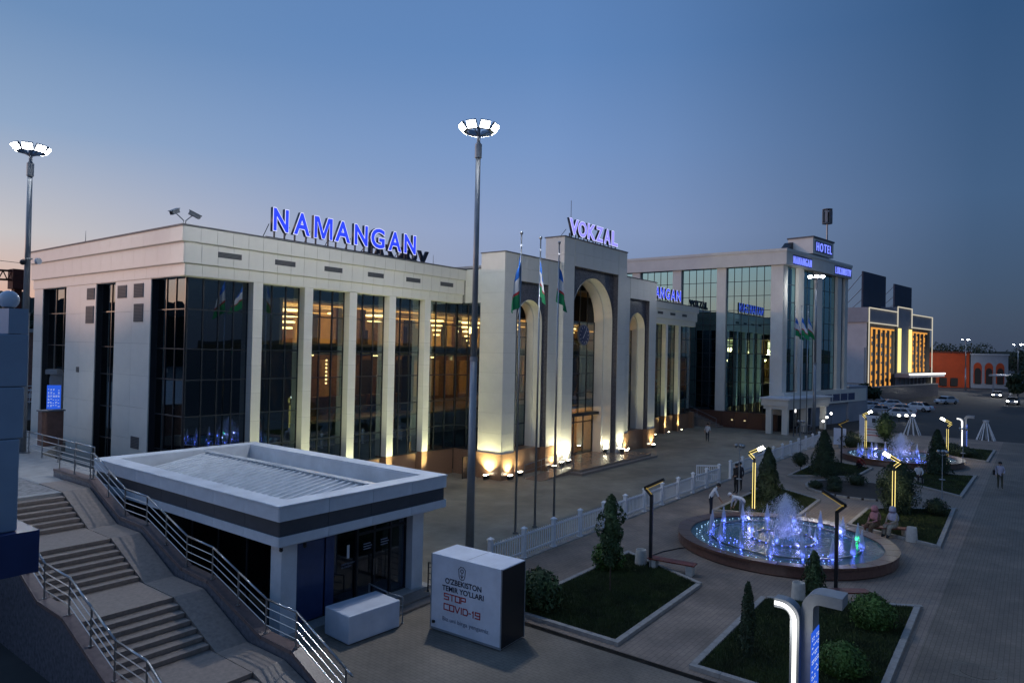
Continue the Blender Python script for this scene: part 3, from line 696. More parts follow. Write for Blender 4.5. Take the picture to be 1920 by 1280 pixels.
names = ['first column from the corner', 'second column from the corner', 'third column from the corner', 'fourth column from the corner', 'fifth column, next to the gatehouse']
for x, n_ in zip(COLX, names): uplight(x-.12, 28.75, .02, 'small floodlight lighting the '+n_, 680, target=(x, 29.55, 5.5), size=100, col=UP)
for i, x in enumerate(sorted(COLX_E)):
    uplight(x, 29.1, .02, 'small floodlight at the foot of the far wing, %s from the gatehouse' % ['first', 'second', 'third', 'fourth', 'fifth'][i], 600, target=(x, 29.6, 5.5), size=100, col=UP)
WW = (1, .95, .50)
for (x, y, tx, ty, lab, e) in ((33.0, 26.9, 33.4, 26.9, 'floodlight glaring on the granite base of the nearer gate tower, side face', 700), (33.95, 25.75, 33.95, 26.1, 'floodlight glaring at the front corner of the nearer gate tower', 330),
        (38.85, 25.75, 38.8, 26.1, 'floodlight at the foot of the nearer tower beside the ramp', 150), (49.1, 25.75, 49.1, 26.2, 'floodlight between the portal and the farther tower', 150),
        (54.0, 25.75, 53.9, 26.2, 'floodlight at the foot of the farther gate tower', 150), (49.9, 26.05, 50.2, 26.6, 'floodlight in the recess of the farther tower', 60), (35.4, 26.05, 35.8, 26.8, 'floodlight in the recess of the nearer tower', 40)):
    uplight(x, y, .02, lab, e*1.6, 'uplight_gate_lens', (tx, ty, 3.2), 125, WW, big=True)
for (x, y, tx, lab, e) in ((40.1, 25.42, 40.1, 'bright floodlight on the platform by the near pilaster of the portal', 260), (47.8, 25.42, 47.8, 'bright floodlight on the platform by the far pilaster of the portal', 260), (46.7, 26.3, 46.9, 'floodlight inside the central arch', 60), (41.2, 26.4, 41.0, 'floodlight hidden at the near side of the central arch', 40), (39.05, 25.3, 39.5, 'floodlight at the corner between portal and ramp', 190)):
    uplight(x, y, .31, lab, e*1.7, 'uplight_gate_lens', (tx, y+.6, 4.0), 120, (1, .95, .62), big=True)

# ================================================================== LIGHT MASTS
def mast(x, y, h, z0, label, en, rad, heads=8, nlight=3, lens='flood_lens', az=None, down=.72):
    o = thing('light_mast', label, 'light mast', (x, y, z0), group='tall floodlight masts')
    MB().cyl((x,y,z0), (x,y,z0+h*.45), .17, .14, n=14).build('pole_section', 'mast_grey', o, smooth=True)
    MB().cyl((x,y,z0+h*.45), (x,y,z0+h-.7), .125, .095, n=14).build('pole_section', 'mast_grey', o, smooth=True)
    MB().cyl((x,y,z0+h-1.3), (x,y,z0+h-.75), .14, n=14).build('collar', 'mast_grey', o); MB().cyl((x,y,z0), (x,y,z0+.05), .32, n=16).build('base_flange', 'mast_grey', o)
    MB().cyl((x,y,z0+h*.445), (x,y,z0+h*.455), .16, n=14).build('joint_ring', 'mast_grey', o)
    MB().cyl((x,y,z0+h-.8), (x,y,z0+h-.1), .07, n=10).build('spigot', 'mast_grey', o)
    MB().lathe([(rad-.03,-.03),(rad+.03,-.03),(rad+.03,.03),(rad-.03,.03),(rad-.03,-.03)], 24, (x,y,z0+h-.25)).build('carrier_ring', 'mast_grey', o)
    sp = MB()
    for k in range(4): a = R(90*k+20); sp.cyl((x,y,z0+h-.45), (x+rad*math.cos(a), y+rad*math.sin(a), z0+h-.25), .025, n=6)
    sp.build('spoke', 'mast_grey', o)
    for k in range(heads):
        a = 2*math.pi*(k+.35)/heads; d = Vector((math.cos(a), math.sin(a), 0)); c = Vector((x,y,z0+h)) + d*(rad+.14) + Vector((0,0,-.12))
        n = (d*.78 + Vector((0,0,-.62))).normalized(); q = n.to_track_quat('Z', 'Y')
        hd = MB().obox(c, (.21, .17, .05), q).build('lamp_head', 'mast_grey', o, bevel=.02)
        MB().obox(c+n*.056, (.18, .14, .006), q).build('lens', lens, hd)
    for a in (az or [2*math.pi*(k+.2)/nlight for k in range(nlight)]):
        a, e_, dn = a if isinstance(a, tuple) else (a, en, down); d = Vector((math.cos(a), math.sin(a), 0)); p = Vector((x,y,z0+h-.35))+d*(rad+.3)
        lamp(o, 'SPOT', p, e_, (.97, .98, 1), p+d*1.0+Vector((0,0,-dn)), 100, .8, .12)
    return o
mast(20.9, 17.8, 16.95, 0, 'tall grey floodlight mast standing on the forecourt behind the white box', 2600, .52, az=[(R(176), 2900, 1.1), (R(240), 900, .95), (R(300), 1100, .8), (R(25), 2400, .7), (R(95), 2300, .75)])
mast(11.0, 35.0, 13.35, 3.1, 'tall grey floodlight mast beyond the stairs, beside the side wall', 1300, .45, az=[R(262), R(195)])
mast(74.7, 17.9, 16.3, 0, 'tall floodlight mast in front of the hotel corner', 1300, .55, az=[R(170), R(255), R(320), (R(35), 500, .25)])
mast(24.0, -17.0, 16.0, 0, 'floodlight mast out on the open promenade opposite the station', 500, .5, az=[R(60), R(110)], down=.45)
for (x, y, h, lab) in ((214, 14.4, 13.5, 'distant floodlight mast glowing over the orange building'), (187, 3.0, 11.8, 'distant floodlight mast glowing beside the trees at the road')):
    mast(x, y, h, 0, lab, 5000, .7, heads=4, nlight=3)
ml = thing('dome_camera', 'small dome camera and grey speaker disc clamped on the left mast', 'camera', (11.0, 35.0, 11.4))
MB().ball((10.78, 34.85, 11.35), .12, 12, 8).build('dome', 'black_metal', ml); MB().box(10.85, 11.15, 34.85, 35.15, 11.5, 11.56).build('bracket', 'mast_grey', ml); MB().cyl((11.3,34.8,11.45),(11.34,34.7,11.45),.14,n=14).build('disc', 'white_paint', ml)

# ================================================================== FLAGS
def flag_cloth(par, x, y, zt, L, w, seed, cols):
    """a flag hanging limp along its pole: folded strip, coloured in bands across its drop"""
    rnd = random.Random(seed); nu, nv = 13, 16; ph = rnd.random()*6
    vs = []
    for j in range(nv+1):
        t = j/nv
        for i in range(nu+1):
            u = i/nu
            spread = w*(.35+.65*t**.7)
            fold = .11*math.sin(u*8+ph+t*2.2)*(.4+.6*t)
            px = x + spread*u*.85*math.cos(ph) + fold*math.sin(ph); py = y - spread*u*.85*abs(math.sin(ph+.6)) + fold*math.cos(ph)
            pz = zt - L*t - .75*w*u*(1-.35*t)
            vs.append((px, py, pz))
    fs, ms = [], []
    for j in range(nv):
        for i in range(nu):
            a = j*(nu+1)+i; fs.append((a, a+1, a+nu+2, a+nu+1)); t = (j+.5)/nv
            k = 0 if t < .31 else 1 if t < .335 else 2 if t < .64 else 1 if t < .665 else 3
            ms.append(k)
    b = MB(); b.v = vs; b.f = fs; b.m = ms
    o = b.build('flag_cloth', ['flag_blue', 'flag_red', 'flag_white', 'flag_green'], par, smooth=True)
    # crescent and stars near the hoist on the blue band
    cm = MB(); cx_, cz_ = x+.10, zt-.28; A = [(.11*math.cos(a)+0, .11*math.sin(a)) for a in np.linspace(R(60), R(300), 12)]; Bq = [(.085*math.cos(a)+.035, .085*math.sin(a)) for a in np.linspace(R(300), R(60), 12)]
    cm.add([(cx_+p*.8, y-.16, cz_+q) for p, q in A+Bq], [(i, i+1, 22-i, 23-i) for i in range(11)])
    for i in range(6): cm.box(cx_+.10+.05*(i % 3), cx_+.125+.05*(i % 3), y-.162, y-.158, cz_-.06+.08*(i//3), cz_-.035+.08*(i//3))
    tag(cm.build('crescent_and_stars', 'flag_white', par), kind='stuff')
def flagpole(x, y, h, label, seed, L=1.9, w=1.0, grp='flagpoles in front of the station'):
    o = thing('flagpole', label, 'flagpole', (x, y, 0), group=grp)
    MB().cyl((x,y,0), (x,y,h), .055, .032, n=10).build('pole', 'steel', o, smooth=True); MB().ball((x,y,h+.06), .075, 12, 8).build('finial', 'steel', o, smooth=True)
    MB().cyl((x,y,h-.45),(x-.05,y-.05,h-.55),.035,n=6).build('pulley', 'white_paint', o); MB().cyl((x,y,0),(x,y,.08),.12,n=12).build('foot', 'steel', o)
    flag_cloth(o, x, y, h-.85, L, w, seed, None)
flagpole(24.22, 18.03, 13.1, 'steel flagpole with limp blue, white and green flag, nearest of three', 11, 2.2)
flagpole(25.69, 18.03, 13.1, 'steel flagpole with limp tricolour flag, middle of three', 5, 1.75)
flagpole(27.24, 18.03, 13.1, 'steel flagpole with limp tricolour flag, nearest the gatehouse', 23, 1.9)
for i, (x, y, lab) in enumerate(((72.05, 19.2, 'tall thin flagpole before the hotel, nearest the station'), (72.5, 18.7, 'tall thin flagpole before the hotel, middle one'), (72.9, 18.2, 'tall thin flagpole before the hotel, one behind the mast'))):
    flagpole(x, y, 13.0, lab, 31+i*7, 2.0, 1.1, 'flagpoles in front of the hotel')

# ================================================================== ENTRANCE KIOSK
KX0, KX1, KY0, KY1 = 10.72, 17.14, 15.67, 26.95
K = thing('entrance_kiosk', 'low white and dark grey entrance pavilion with sunken metal roof', 'pavilion', (13.9, 21.3, 0))
def ring_box(b, x0, x1, y0, y1, z0, z1, w):
    b.box(x0, x1, y0, y0+w, z0, z1); b.box(x0, x1, y1-w, y1, z0, z1); b.box(x0, x0+w, y0+w, y1-w, z0, z1); b.box(x1-w, x1, y0+w, y1-w, z0, z1)
def ring_poly(x0, x1, y0, y1, z0, z1, w, inset_top=0):
    """closed rectangular ring as one watertight solid"""
    o = [(x0,y0),(x1,y0),(x1,y1),(x0,y1)]; i = [(x0+w,y0+w),(x1-w,y0+w),(x1-w,y1-w),(x0+w,y1-w)]; b = MB()
    vs = [(x,y,z0) for x,y in o]+[(x,y,z1) for x,y in o]+[(x,y,z0) for x,y in i]+[(x,y,z1) for x,y in i]; fs = []
    for k in range(4):
        n = (k+1) % 4; fs += [(k,n,4+n,4+k), (8+n,8+k,12+k,12+n), (4+k,4+n,12+n,12+k), (k,8+k,8+n,n)]
    return b.add(vs, fs)
def fascia(z0, z1, off, m, n1=4, n2=7):
    ring_poly(KX0+off+.03, KX1-off-.03, KY0+off+.03, KY1-off-.03, z0, z1, .17).build('fascia_core', 'kiosk_band', K)
    for s_ in (0, 1):
        wx = (KX1-KX0-2*off)/n1; wy = (KY1-KY0-2*off-.06)/n2
        for i in range(n1): piece('fascia_panel', K, KX0+off+(i+.5)*wx, (KY0+off+.015) if not s_ else (KY1-off-.015), z0, wx-.012, .03, z1-z0-.004, m)
        for i in range(n2): piece('fascia_panel', K, (KX0+off+.015) if not s_ else (KX1-off-.015), KY0+off+.03+(i+.5)*wy, z0, wy-.012, .03, z1-z0-.004, m, R(90))
fascia(3.38, 3.74, 0, 'kiosk_white')
ring_poly(KX0-.02, KX1+.02, KY0-.02, KY1+.02, 3.743, 3.80, .62).build('coping', 'kiosk_white', K, bevel=.01)
fascia(2.98, 3.378, .06, 'kiosk_band')
fascia(2.72, 2.978, 0, 'kiosk_white')
ring_poly(KX0+.3, KX1-.3, KY0+.3, KY1-.3, 2.60, 2.718, .2).build('fascia', 'kiosk_white', K)
MB().box(KX0+.5, KX1-.5, KY0+.5, KY1-.5, 2.62, 2.66).build('soffit', 'kiosk_white', K)
ring_poly(KX0+.58, KX1-.58, KY0+.58, KY1-.58, 3.15, 3.742, .04).build('parapet_lining', 'kiosk_white', K); ring_poly(KX0+.57, KX1-.57, KY0+.57, KY1-.57, 2.7, 3.149, .04).build('roof_upstand', 'roof_grey', K)
MB().box(KX0+.6, KX1-.6, KY0+.6, KY1-.6, 2.72, 2.86).build('roof_deck', 'roof_grey', K)
# ribbed metal sheet falling from its high edge towards the stairs
xs0, xs1, zl, zh = 11.4, 14.55, 3.12, 3.62
ys = np.linspace(KY0+.75, KY1-.75, 31)
for a, b in zip(ys[:-1], ys[1:]):
    wv = b-a; pr = [(0,0),(.40,0),(.5,.10),(.78,.10),(.88,0),(1,0)]
    m_ = MB(); vs = [(xs0, a+u*wv, zl+h) for u, h in pr]+[(xs1, a+u*wv, zh+h) for u, h in pr]; n = len(pr)
    m_.add(vs, [(i,i+1,n+i+1,n+i) for i in range(n-1)]); m_.build('roof_sheet', 'roof_metal', K)
MB().box(xs1-.12, xs1+.12, KY0+.72, KY1-.72, 3.735, 3.765).build('ridge_flashing', 'roof_metal', K)
MB().box(xs1+.02, xs1+.06, KY0+.72, KY1-.72, 2.86, 3.45).build('ridge_upstand', 'roof_grey', K)
MB().box(xs0-.1, xs0+.0, KY0+.72, KY1-.72, 2.86, 3.0).build('gutter', 'roof_grey', K)
# posts and walls
for (x, y) in ((11.42, 16.42), (16.35, 16.42), (11.42, 26.2), (16.35, 26.2)):
    MB().box(x-.25, x+.25, y-.25, y+.25, 0, 2.62).build('corner_post', 'kiosk_white', K, bevel=.01)
MB().box(11.0, 16.9, 16.0, 26.6, .002, .12).build('floor_slab', 'concrete', K)
kw = sub('shop_front', K)
glazed(kw, (11.67, 16.55), (14.05, 16.55), 2, [.12, 2.58], 'glass_kiosk', fr=.05); glazed(kw, (14.05, 16.5), (16.1, 16.5), 3, [.12, 2.25, 2.58], 'glass_kiosk', fr=.07)
MB().box(11.7, 13.2, 16.50, 16.515, .16, 2.54).build('blue_panel', 'kiosk_blue', kw)
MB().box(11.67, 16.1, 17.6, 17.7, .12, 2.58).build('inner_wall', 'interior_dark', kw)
put_text(kw, '1', (13.62, 16.535, 1.62), (1,0,0), (0,0,1), .38, 'print_white', 'door_number', bold=.04)
for i, tx in enumerate(("OB'EKTGA KIRISH", 'VA CHIQISH')): put_text(kw, tx, (13.5, 16.535, 1.42-.09*i), (1,0,0), (0,0,1), .05, 'print_faint', 'door_lettering')
for xx in (14.25, 14.95):
    for i, wdt in enumerate((.28, .34, .3)): MB().box(xx+.05, xx+.05+wdt, 16.475, 16.479, 1.9-.08*i, 1.93-.08*i).build('door_notice', 'print_faint', kw)
for xx in (14.68, 14.8): MB().cyl((xx,16.42,.9),(xx,16.42,1.4),.015,n=6).build('door_handle', 'steel', kw)
ks = sub('side_glazing', K); glazed(ks, (11.45, 25.95), (11.45, 16.67), 6, [.12, 2.58], 'glass_dark', fr=.06)
ks = sub('side_glazing', K); glazed(ks, (16.3, 16.67), (16.3, 25.95), 6, [.12, 2.58], 'glass_dark', fr=.06)
MB().box(11.5, 16.2, 26.1, 26.2, .12, 2.6).build('rear_wall', 'kiosk_white', K)
for (x, y) in ((11.1, 16.1), (11.75, 15.95)):
    o = thing('kiosk_camera', 'small dark camera under the pavilion soffit, %s' % ('outer one' if x < 11.5 else 'one above the glass front'), 'camera', (x, y, 2.6)); MB().cyl((x,y,2.6),(x,y,2.54),.05,n=10).build('mount', 'black_metal', o); MB().ball((x,y,2.5),.055,10,6).build('dome', 'black_metal', o)
# steps in front of the kiosk door with two rails
ks_ = thing('door_step', 'low grey granite step before the pavilion doors', 'step', (15.2, 15.9, 0)); MB().box(14.0, 16.3, 15.4, 15.98, 0, .115).build('tread', 'granite_step', ks_, bevel=.01); MB().box(14.0, 16.3, 15.05, 15.395, 0, .06).build('lower_tread', 'granite_step', ks_)
handrail('thin grey handrail sloping down beside the pavilion doors', [(14.1,15.95,.12),(14.15,15.2,.02),(14.2,14.6,0)], .75, (.25,.5), .02, m='steel_painted')
handrail('dark railing between pavilion and white box', [(16.6,15.9,0),(16.6,15.0,0),(16.55,14.2,0)], .95, (.2,.4,.6,.8), .022, m='black_metal')
# white block cover and the printed box
wb = thing('white_block', 'plain white box-shaped bench cover before the pavilion', 'block', (13.1, 15.0, 0), R(-4))
MB().box(-.88, .88, -.5, .62, .02, .78).build('shell', 'white_box', wb, local=True, bevel=.03)
MB().box(-.84, .84, -.46, .58, 0, .02).build('plinth', 'black_metal', wb, local=True)
BX = thing('printed_box', 'white printed box lettered STOP COVID-19 standing on the paving', 'box', (15.06, 12.5, 0), R(2.5))
bw, bd, bh = 1.12, 2.46, 2.16
MB().box(-bw/2, bw/2, -bd/2, bd/2, .03, bh).build('shell', 'white_box', BX, local=True, bevel=.012)
MB().box(-bw/2-.004, bw/2+.004, -bd/2-.006, -bd/2-.002, .05, bh-.03).build('dark_side_panel', 'black_metal', BX, local=True)
MB().box(-bw/2+.03, bw/2-.03, -bd/2+.03, bd/2-.03, 0, .03).build('plinth', 'black_metal', BX, local=True)
def bx_text(txt, y, z, h, m, name='lettering', bold=.03, width=None):
    me = text_mesh(txt, 1., .002, bold); co = np.array([v.co[:] for v in me.vertices]); k = h/.73; kx = k if not width else width/(co[:,0].max()-co[:,0].min())
    for v in me.vertices: c_ = v.co.copy(); v.co = Vector((-bw/2-.004-abs(c_.z), y-c_.x*kx, z+c_.y*k))
    me.materials.clear(); me.materials.append(M[m]); me.update(); return link(name, me, BX)
bx_text("O'ZBEKISTON", .72, 1.415, .155, 'print_navy', width=1.28, bold=.022); bx_text("TEMIR YO'LLARI", .82, 1.205, .15, 'print_navy', width=1.47, bold=.022)
def stencil(txt, y, z, h, m):
    """square techno capitals drawn from strokes"""
    S = {'S': [(0,1,1,1),(0,1,0,.5),(0,.5,1,.5),(1,.5,1,0),(0,0,1,0)], 'T': [(0,1,1,1),(.5,1,.5,0)], 'O': [(0,1,1,1),(1,1,1,0),(1,0,0,0),(0,0,0,1)], 'P': [(0,0,0,1),(0,1,1,1),(1,1,1,.45),(1,.45,0,.45)],
         'C': [(1,1,0,1),(0,1,0,0),(0,0,1,0)], 'V': [(0,1,.5,0),(.5,0,1,1)], 'I': [(.5,0,.5,1)], 'D': [(0,0,0,1),(0,1,.8,1),(.8,1,1,.75),(1,.75,1,.25),(1,.25,.8,0),(.8,0,0,0)],
         '-': [(.1,.5,.9,.5)], '1': [(.2,.8,.6,1),(.6,1,.6,0)], '9': [(1,0,1,1),(1,1,0,1),(0,1,0,.5),(0,.5,1,.5),(0,0,1,0)]}
    W = {'I': .25, '-': .4, '1': .45}; x = 0; th = .030
    for ch in txt:
        wd = W.get(ch, 1.)*h*.98; b = MB()
        for (a, q, c_, d_) in S[ch]:
            p0 = Vector((0, y-(x+a*wd), z+q*h)); p1 = Vector((0, y-(x+c_*wd), z+d_*h)); mid = (p0+p1)/2; d = p1-p0; l = d.length/2+th/2
            ang = math.atan2(d.z, -d.y); qm = Matrix(((1,0,0),(0,-math.cos(ang),math.sin(ang)),(0,math.sin(ang),math.cos(ang))))
            b.obox((-bw/2-.006, mid.y, mid.z), (.002, l, th/2), qm)
        b.build('lettering', m, BX, local=True); x += wd + h*.28
stencil('STOP', .74, .965, .16, 'print_red'); stencil('COVID-19', .74, .675, .16, 'print_red')
bx_text('Biz uni birga yengamiz', .80, .36, .12, 'print_faint', width=1.62, bold=.01)
# emblem: eight-pointed crest with a flower stem, outlined
em = MB(); ec = (.12, 1.78)
def ring2(b, pts, th):
    for (p, q) in zip(pts, pts[1:]+pts[:1]):
        m0 = ((p[0]+q[0])/2, (p[1]+q[1])/2); L_ = math.hypot(q[0]-p[0], q[1]-p[1])/2+th*.4; a = math.atan2(q[1]-p[1], q[0]-p[0])
        b.obox((-bw/2-.006, ec[0]-m0[0], ec[1]+m0[1]), (.002, L_, th/2), Matrix(((1,0,0),(0,-math.cos(a),math.sin(a)),(0,math.sin(a),math.cos(a)))))
star = [(.115*(1+.16*(k % 2))*math.cos(R(22.5*k)), .06+.115*(1+.16*(k % 2))*math.sin(R(22.5*k))) for k in range(0, 9)]
ring2(em, star+[(-.10, -.08), (-.07, -.15), (0, -.18), (.07, -.15), (.10, -.08)], .018)
ring2(em, [(.05*math.cos(R(45*k)), .07+.05*math.sin(R(45*k))) for k in range(8)], .02)
ring2(em, [(0, .02), (0, -.14)], .02); ring2(em, [(0, -.12), (-.05, -.05)], .016); ring2(em, [(0, -.12), (.05, -.05)], .016)
em.build('emblem', 'print_navy', BX, local=True)
for xx in (-1, 1):
    for yy in (-1, 1): MB().box(xx*bw/2-.014, xx*bw/2+.014, yy*bd/2-.014, yy*bd/2+.014, .03, bh+.004).build('corner_profile', 'steel_painted', BX, local=True)
    MB().box(xx*bw/2-.012, xx*bw/2+.012, -bd/2, bd/2, .03, .09).build('kick_strip', 'steel_painted', BX, local=True)
for xx in (-.0,): MB().box(-bw/2+.01, bw/2-.01, xx-.004, xx+.004, bh, bh+.003).build('top_seam', 'vent_grey', BX, local=True)
MB().cyl((-bw/2-.02, bd/2-.12, .22), (-bw/2-.02, bd/2-.12, .28), .05, n=10).build('cable_gland', 'black_metal', BX, local=True)

# ================================================================== STAIRS
SR = tag(sub('stair_structure', None, (8, 18, 0)), kind='structure')
sx0, sx1, TRD = 6.75, 9.0, .30
Y, Z = 25.03, 3.12; prof = []
fl = [(7, 1.55), (7, 1.6), (7, 1.55), (5, 0)]
base_slabs = []
for n, land in fl:
    for k in range(n):
        Z -= .12 if n == 7 else Z/(n-k); Y -= TRD
        if Z > .01: piece('step', SR, (sx0+sx1)/2, Y+TRD/2-TRD*.0-.0, Z-.105, sx1-sx0, TRD+.03, .105, 'granite_step')
        if Z > .25: base_slabs.append((Y, Y+TRD, Z-.12))
    if land:
        piece('landing', SR, (sx0+sx1)/2, Y-land/2, Z-.105, sx1-sx0, land, .104, 'granite_step'); base_slabs.append((Y-land, Y, Z-.12)); prof.append((Y, Y-land, Z)); Y -= land
b = MB()
for y0, y1, z in base_slabs:
    if z > .02: b.box(sx0+.01, sx1-.01, y0, y1, 0, z)
tag(b.build('stair_core', 'concrete', SR), kind='stuff')
# smooth side ramp (follows the pitch of the flights)
pts = [(27.0, 3.12), (25.03, 3.12)]
for (ya, yb, z) in prof: pts += [(ya, z), (yb, z)]
pts += [(12.15, .02)]
b = MB(); n = len(pts); b.add([(9.02,y,z) for y,z in pts]+[(9.84,y,z) for y,z in pts]+[(9.02,y,0) for y,z in pts]+[(9.84,y,0) for y,z in pts],
    [(i,i+1,n+i+1,n+i) for i in range(n-1)]+[(2*n+i,2*n+i+1,i+1,i) for i in range(n-1)]+[(n+i,n+i+1,3*n+i+1,3*n+i) for i in range(n-1)]); b.build('side_ramp', 'granite_step', SR)
def parapet(x0, x1, pl, name):
    o = sub(name, SR)
    for (y0, z0), (y1, z1) in zip(pl[:-1], pl[1:]):
        g_ = .012; MB().add([(x0,y0-g_,z0),(x1,y0-g_,z0),(x1,y1+g_,z1),(x0,y1+g_,z1),(x0,y0-g_,z0-.09),(x1,y0-g_,z0-.09),(x1,y1+g_,z1-.09),(x0,y1+g_,z1-.09)], [(3,2,1,0),(4,5,6,7),(0,1,5,4),(2,3,7,6),(1,2,6,5),(3,0,4,7)]).build('coping_stone', 'stone_parapet', o)
    b = MB(); n = len(pl); a = x0+.02; c_ = x1-.02
    b.add([(a,y,z-.085) for y,z in pl]+[(c_,y,z-.085) for y,z in pl]+[(a,y,0) for y,z in pl]+[(c_,y,0) for y,z in pl],
        [(i,i+1,n+i+1,n+i) for i in range(n-1)]+[(2*n+i,2*n+i+1,i+1,i) for i in range(n-1)]+[(n+i,n+i+1,3*n+i+1,3*n+i) for i in range(n-1)]+[(0,n,3*n,2*n),(n-1,3*n-1,4*n-1,2*n-1)]); b.build('parapet_body', 'granite_dark', o)
PR = [(28.2, 3.38), (25.2, 3.38), (22.8, 2.52), (21.34, 2.5), (18.93, 1.74), (17.57, 1.68), (15.05, .89), (13.82, .87), (12.0, .08)]
parapet(9.85, 10.18, PR, 'parapet')
PL = [(26.5, 3.34), (25.2, 3.34), (22.95, 2.52), (21.4, 2.5), (19.2, 1.70), (17.7, 1.68), (15.3, .89), (13.9, .87), (12.1, .08)]
parapet(6.44, 6.74, PL, 'parapet')
def stair_rail(label, x, pl, hs=.85):
    P = []
    for (a, b_) in zip(pl[:-1], pl[1:]):
        P.append((x, a[0], a[1])); d = abs(a[0]-b_[0])
        if d > 2.0: P.append((x, (a[0]+b_[0])/2, (a[1]+b_[1])/2))
    P.append((x, pl[-1][0], pl[-1][1])); return handrail(label, P, hs, (.22, .43, .64), .024, name='stair_railing', over=.25)
stair_rail('stainless steel stair railing on the pavilion side of the stairs', 10.0, PR[1:])
stair_rail('stainless steel stair railing on the dark outer side of the stairs', 6.6, PL[1:])
# upper deck reached by the stairs, and its railing
b = MB(); b.prism([(-30, 25.035), (9.84, 25.035), (9.84, 27.6), (11.4, 27.6), (11.4, 34), (13.6, 37.5), (13.6, 90), (-30, 90)], 2.6, 3.1)
struct('upper_deck', b, 'concrete'); struct('deck_wall', MB().prism([(-29, 25.3), (9.7, 25.3), (9.7, 27.8), (11.2, 27.8), (11.2, 34), (13.4, 37.6), (13.4, 89), (-29, 89)], 0, 2.6), 'granite_dark')
sheet('deck_mosaic', [(2, 25.4), (9.0, 25.4), (9.0, 28.6), (2, 28.6)], 3.106, 'tile_grey').name = 'deck_mosaic_paving'
handrail('steel railing along the upper deck edge facing the station side wall', [(11.1, 27.9, 3.1), (11.1, 29.6, 3.1), (11.1, 31.3, 3.1), (11.1, 33.0, 3.1), (11.1, 34.5, 3.1), (11.1, 36.2, 3.1)], .95, (.24, .46, .7), .024, name='deck_railing')
handrail('short steel railing crossing the head of the stairs', [(9.95, 27.9, 3.38), (9.95, 26.6, 3.38), (9.95, 25.3, 3.38)], .85, (.25, .5), .022, name='deck_railing')

# ================================================================== OVERPASS PYLON at the left edge
PY = thing('overpass_pylon', 'blue-grey stepped overpass pylon at the edge beside the stairs', 'pylon', (1.9, 9.2, 4.2))
MB().box(.2, 2.74, 8.60, 9.6, 7.50, 8.06).build('upper_block', 'pylon_blue', PY, bevel=.015)
MB().box(.2, 2.715, 8.60, 9.6, 6.95, 7.496).build('middle_block', 'pylon_blue', PY, bevel=.015)
MB().box(.2, 2.685, 8.60, 9.6, 5.97, 6.946).build('lower_block', 'pylon_blue', PY, bevel=.015)
MB().box(2.55, 2.728, 8.60, 9.1, 8.064, 8.33).build('lamp_pedestal', 'pylon_blue', PY)
MB().box(-.6, 2.86, 8.5, 9.8, 5.52, 5.966).build('blue_slab', 'canopy_blue', PY)
MB().box(.6, 1.8, 8.9, 9.4, 0, 5.52).build('shaft', 'black_metal', PY)
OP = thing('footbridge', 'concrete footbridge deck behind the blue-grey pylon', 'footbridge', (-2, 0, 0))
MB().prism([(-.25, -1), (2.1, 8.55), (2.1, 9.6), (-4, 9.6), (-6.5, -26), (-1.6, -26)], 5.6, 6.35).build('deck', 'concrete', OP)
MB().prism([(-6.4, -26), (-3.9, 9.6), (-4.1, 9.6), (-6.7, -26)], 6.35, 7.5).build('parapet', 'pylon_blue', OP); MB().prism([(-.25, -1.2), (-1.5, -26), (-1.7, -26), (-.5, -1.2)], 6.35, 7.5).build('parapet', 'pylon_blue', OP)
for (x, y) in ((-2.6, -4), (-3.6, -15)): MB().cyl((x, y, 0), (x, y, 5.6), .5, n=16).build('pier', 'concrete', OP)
GL = thing('globe_lamp', 'unlit white globe lamp standing on the overpass pylon', 'lamp', (2.62, 8.85, 8.33)); MB().ball((2.62,8.85,8.43), .10, 20, 12).build('globe', 'bulb_globe', GL, smooth=True); MB().cyl((2.62,8.85,8.33),(2.62,8.85,8.36),.06,n=12).build('collar', 'black_metal', GL)
# ================================================================== GARDEN
def inside(poly, x, y):
    r = np.zeros(len(x), bool); n = len(poly)
    for i in range(n):
        x0, y0 = poly[i]; x1, y1 = poly[(i+1) % n]
        c_ = ((y0 > y) != (y1 > y)) & (x < (x1-x0)*(y-y0)/((y1-y0) if y1 != y0 else 1e-9)+x0); r ^= c_
    return r
def kerb_ring(poly, h=.11, w=.17, seg=.8):
    o = tag(sub('kerb', None, (*centroid(poly), 0)), kind='structure')
    n = len(poly)
    for i in range(n):
        a = Vector(poly[i]); b = Vector(poly[(i+1) % n]); d = b-a; L_ = d.length; u = d/L_; rz = math.atan2(u.y, u.x); nrm_ = Vector((-u.y, u.x)); k = max(1, round((L_-w)/seg)); s_ = (L_-w)/k
        for j in range(k):
            c = a + u*(w*0+(j+.5)*s_) + nrm_*(w/2); piece('kerb_stone', o, c.x, c.y, -.15, s_-.012, w, .15+h, 'kerbstone', rz)
    return o
grass_v, grass_f = [], []
def sow(poly, dens, h=.085, z=.06):
    xs = [p[0] for p in poly]; ys = [p[1] for p in poly]; A = (max(xs)-min(xs))*(max(ys)-min(ys)); n = int(A*dens)
    x = RNG.uniform(min(xs), max(xs), n); y = RNG.uniform(min(ys), max(ys), n); k = inside(poly, x, y); x, y = x[k], y[k]; n = len(x)
    a = RNG.uniform(0, 6.283, n); hh = h*RNG.uniform(.55, 1.3, n); w_ = RNG.uniform(.008, .018, n); lx = RNG.normal(0, .03, n); ly = RNG.normal(0, .03, n)
    v = np.empty((n, 3, 3)); v[:,0,0] = x-w_*np.cos(a); v[:,0,1] = y-w_*np.sin(a); v[:,0,2] = z; v[:,1,0] = x+w_*np.cos(a); v[:,1,1] = y+w_*np.sin(a); v[:,1,2] = z
    v[:,2,0] = x+lx; v[:,2,1] = y+ly; v[:,2,2] = z+hh; grass_v.append(v.reshape(-1, 3))
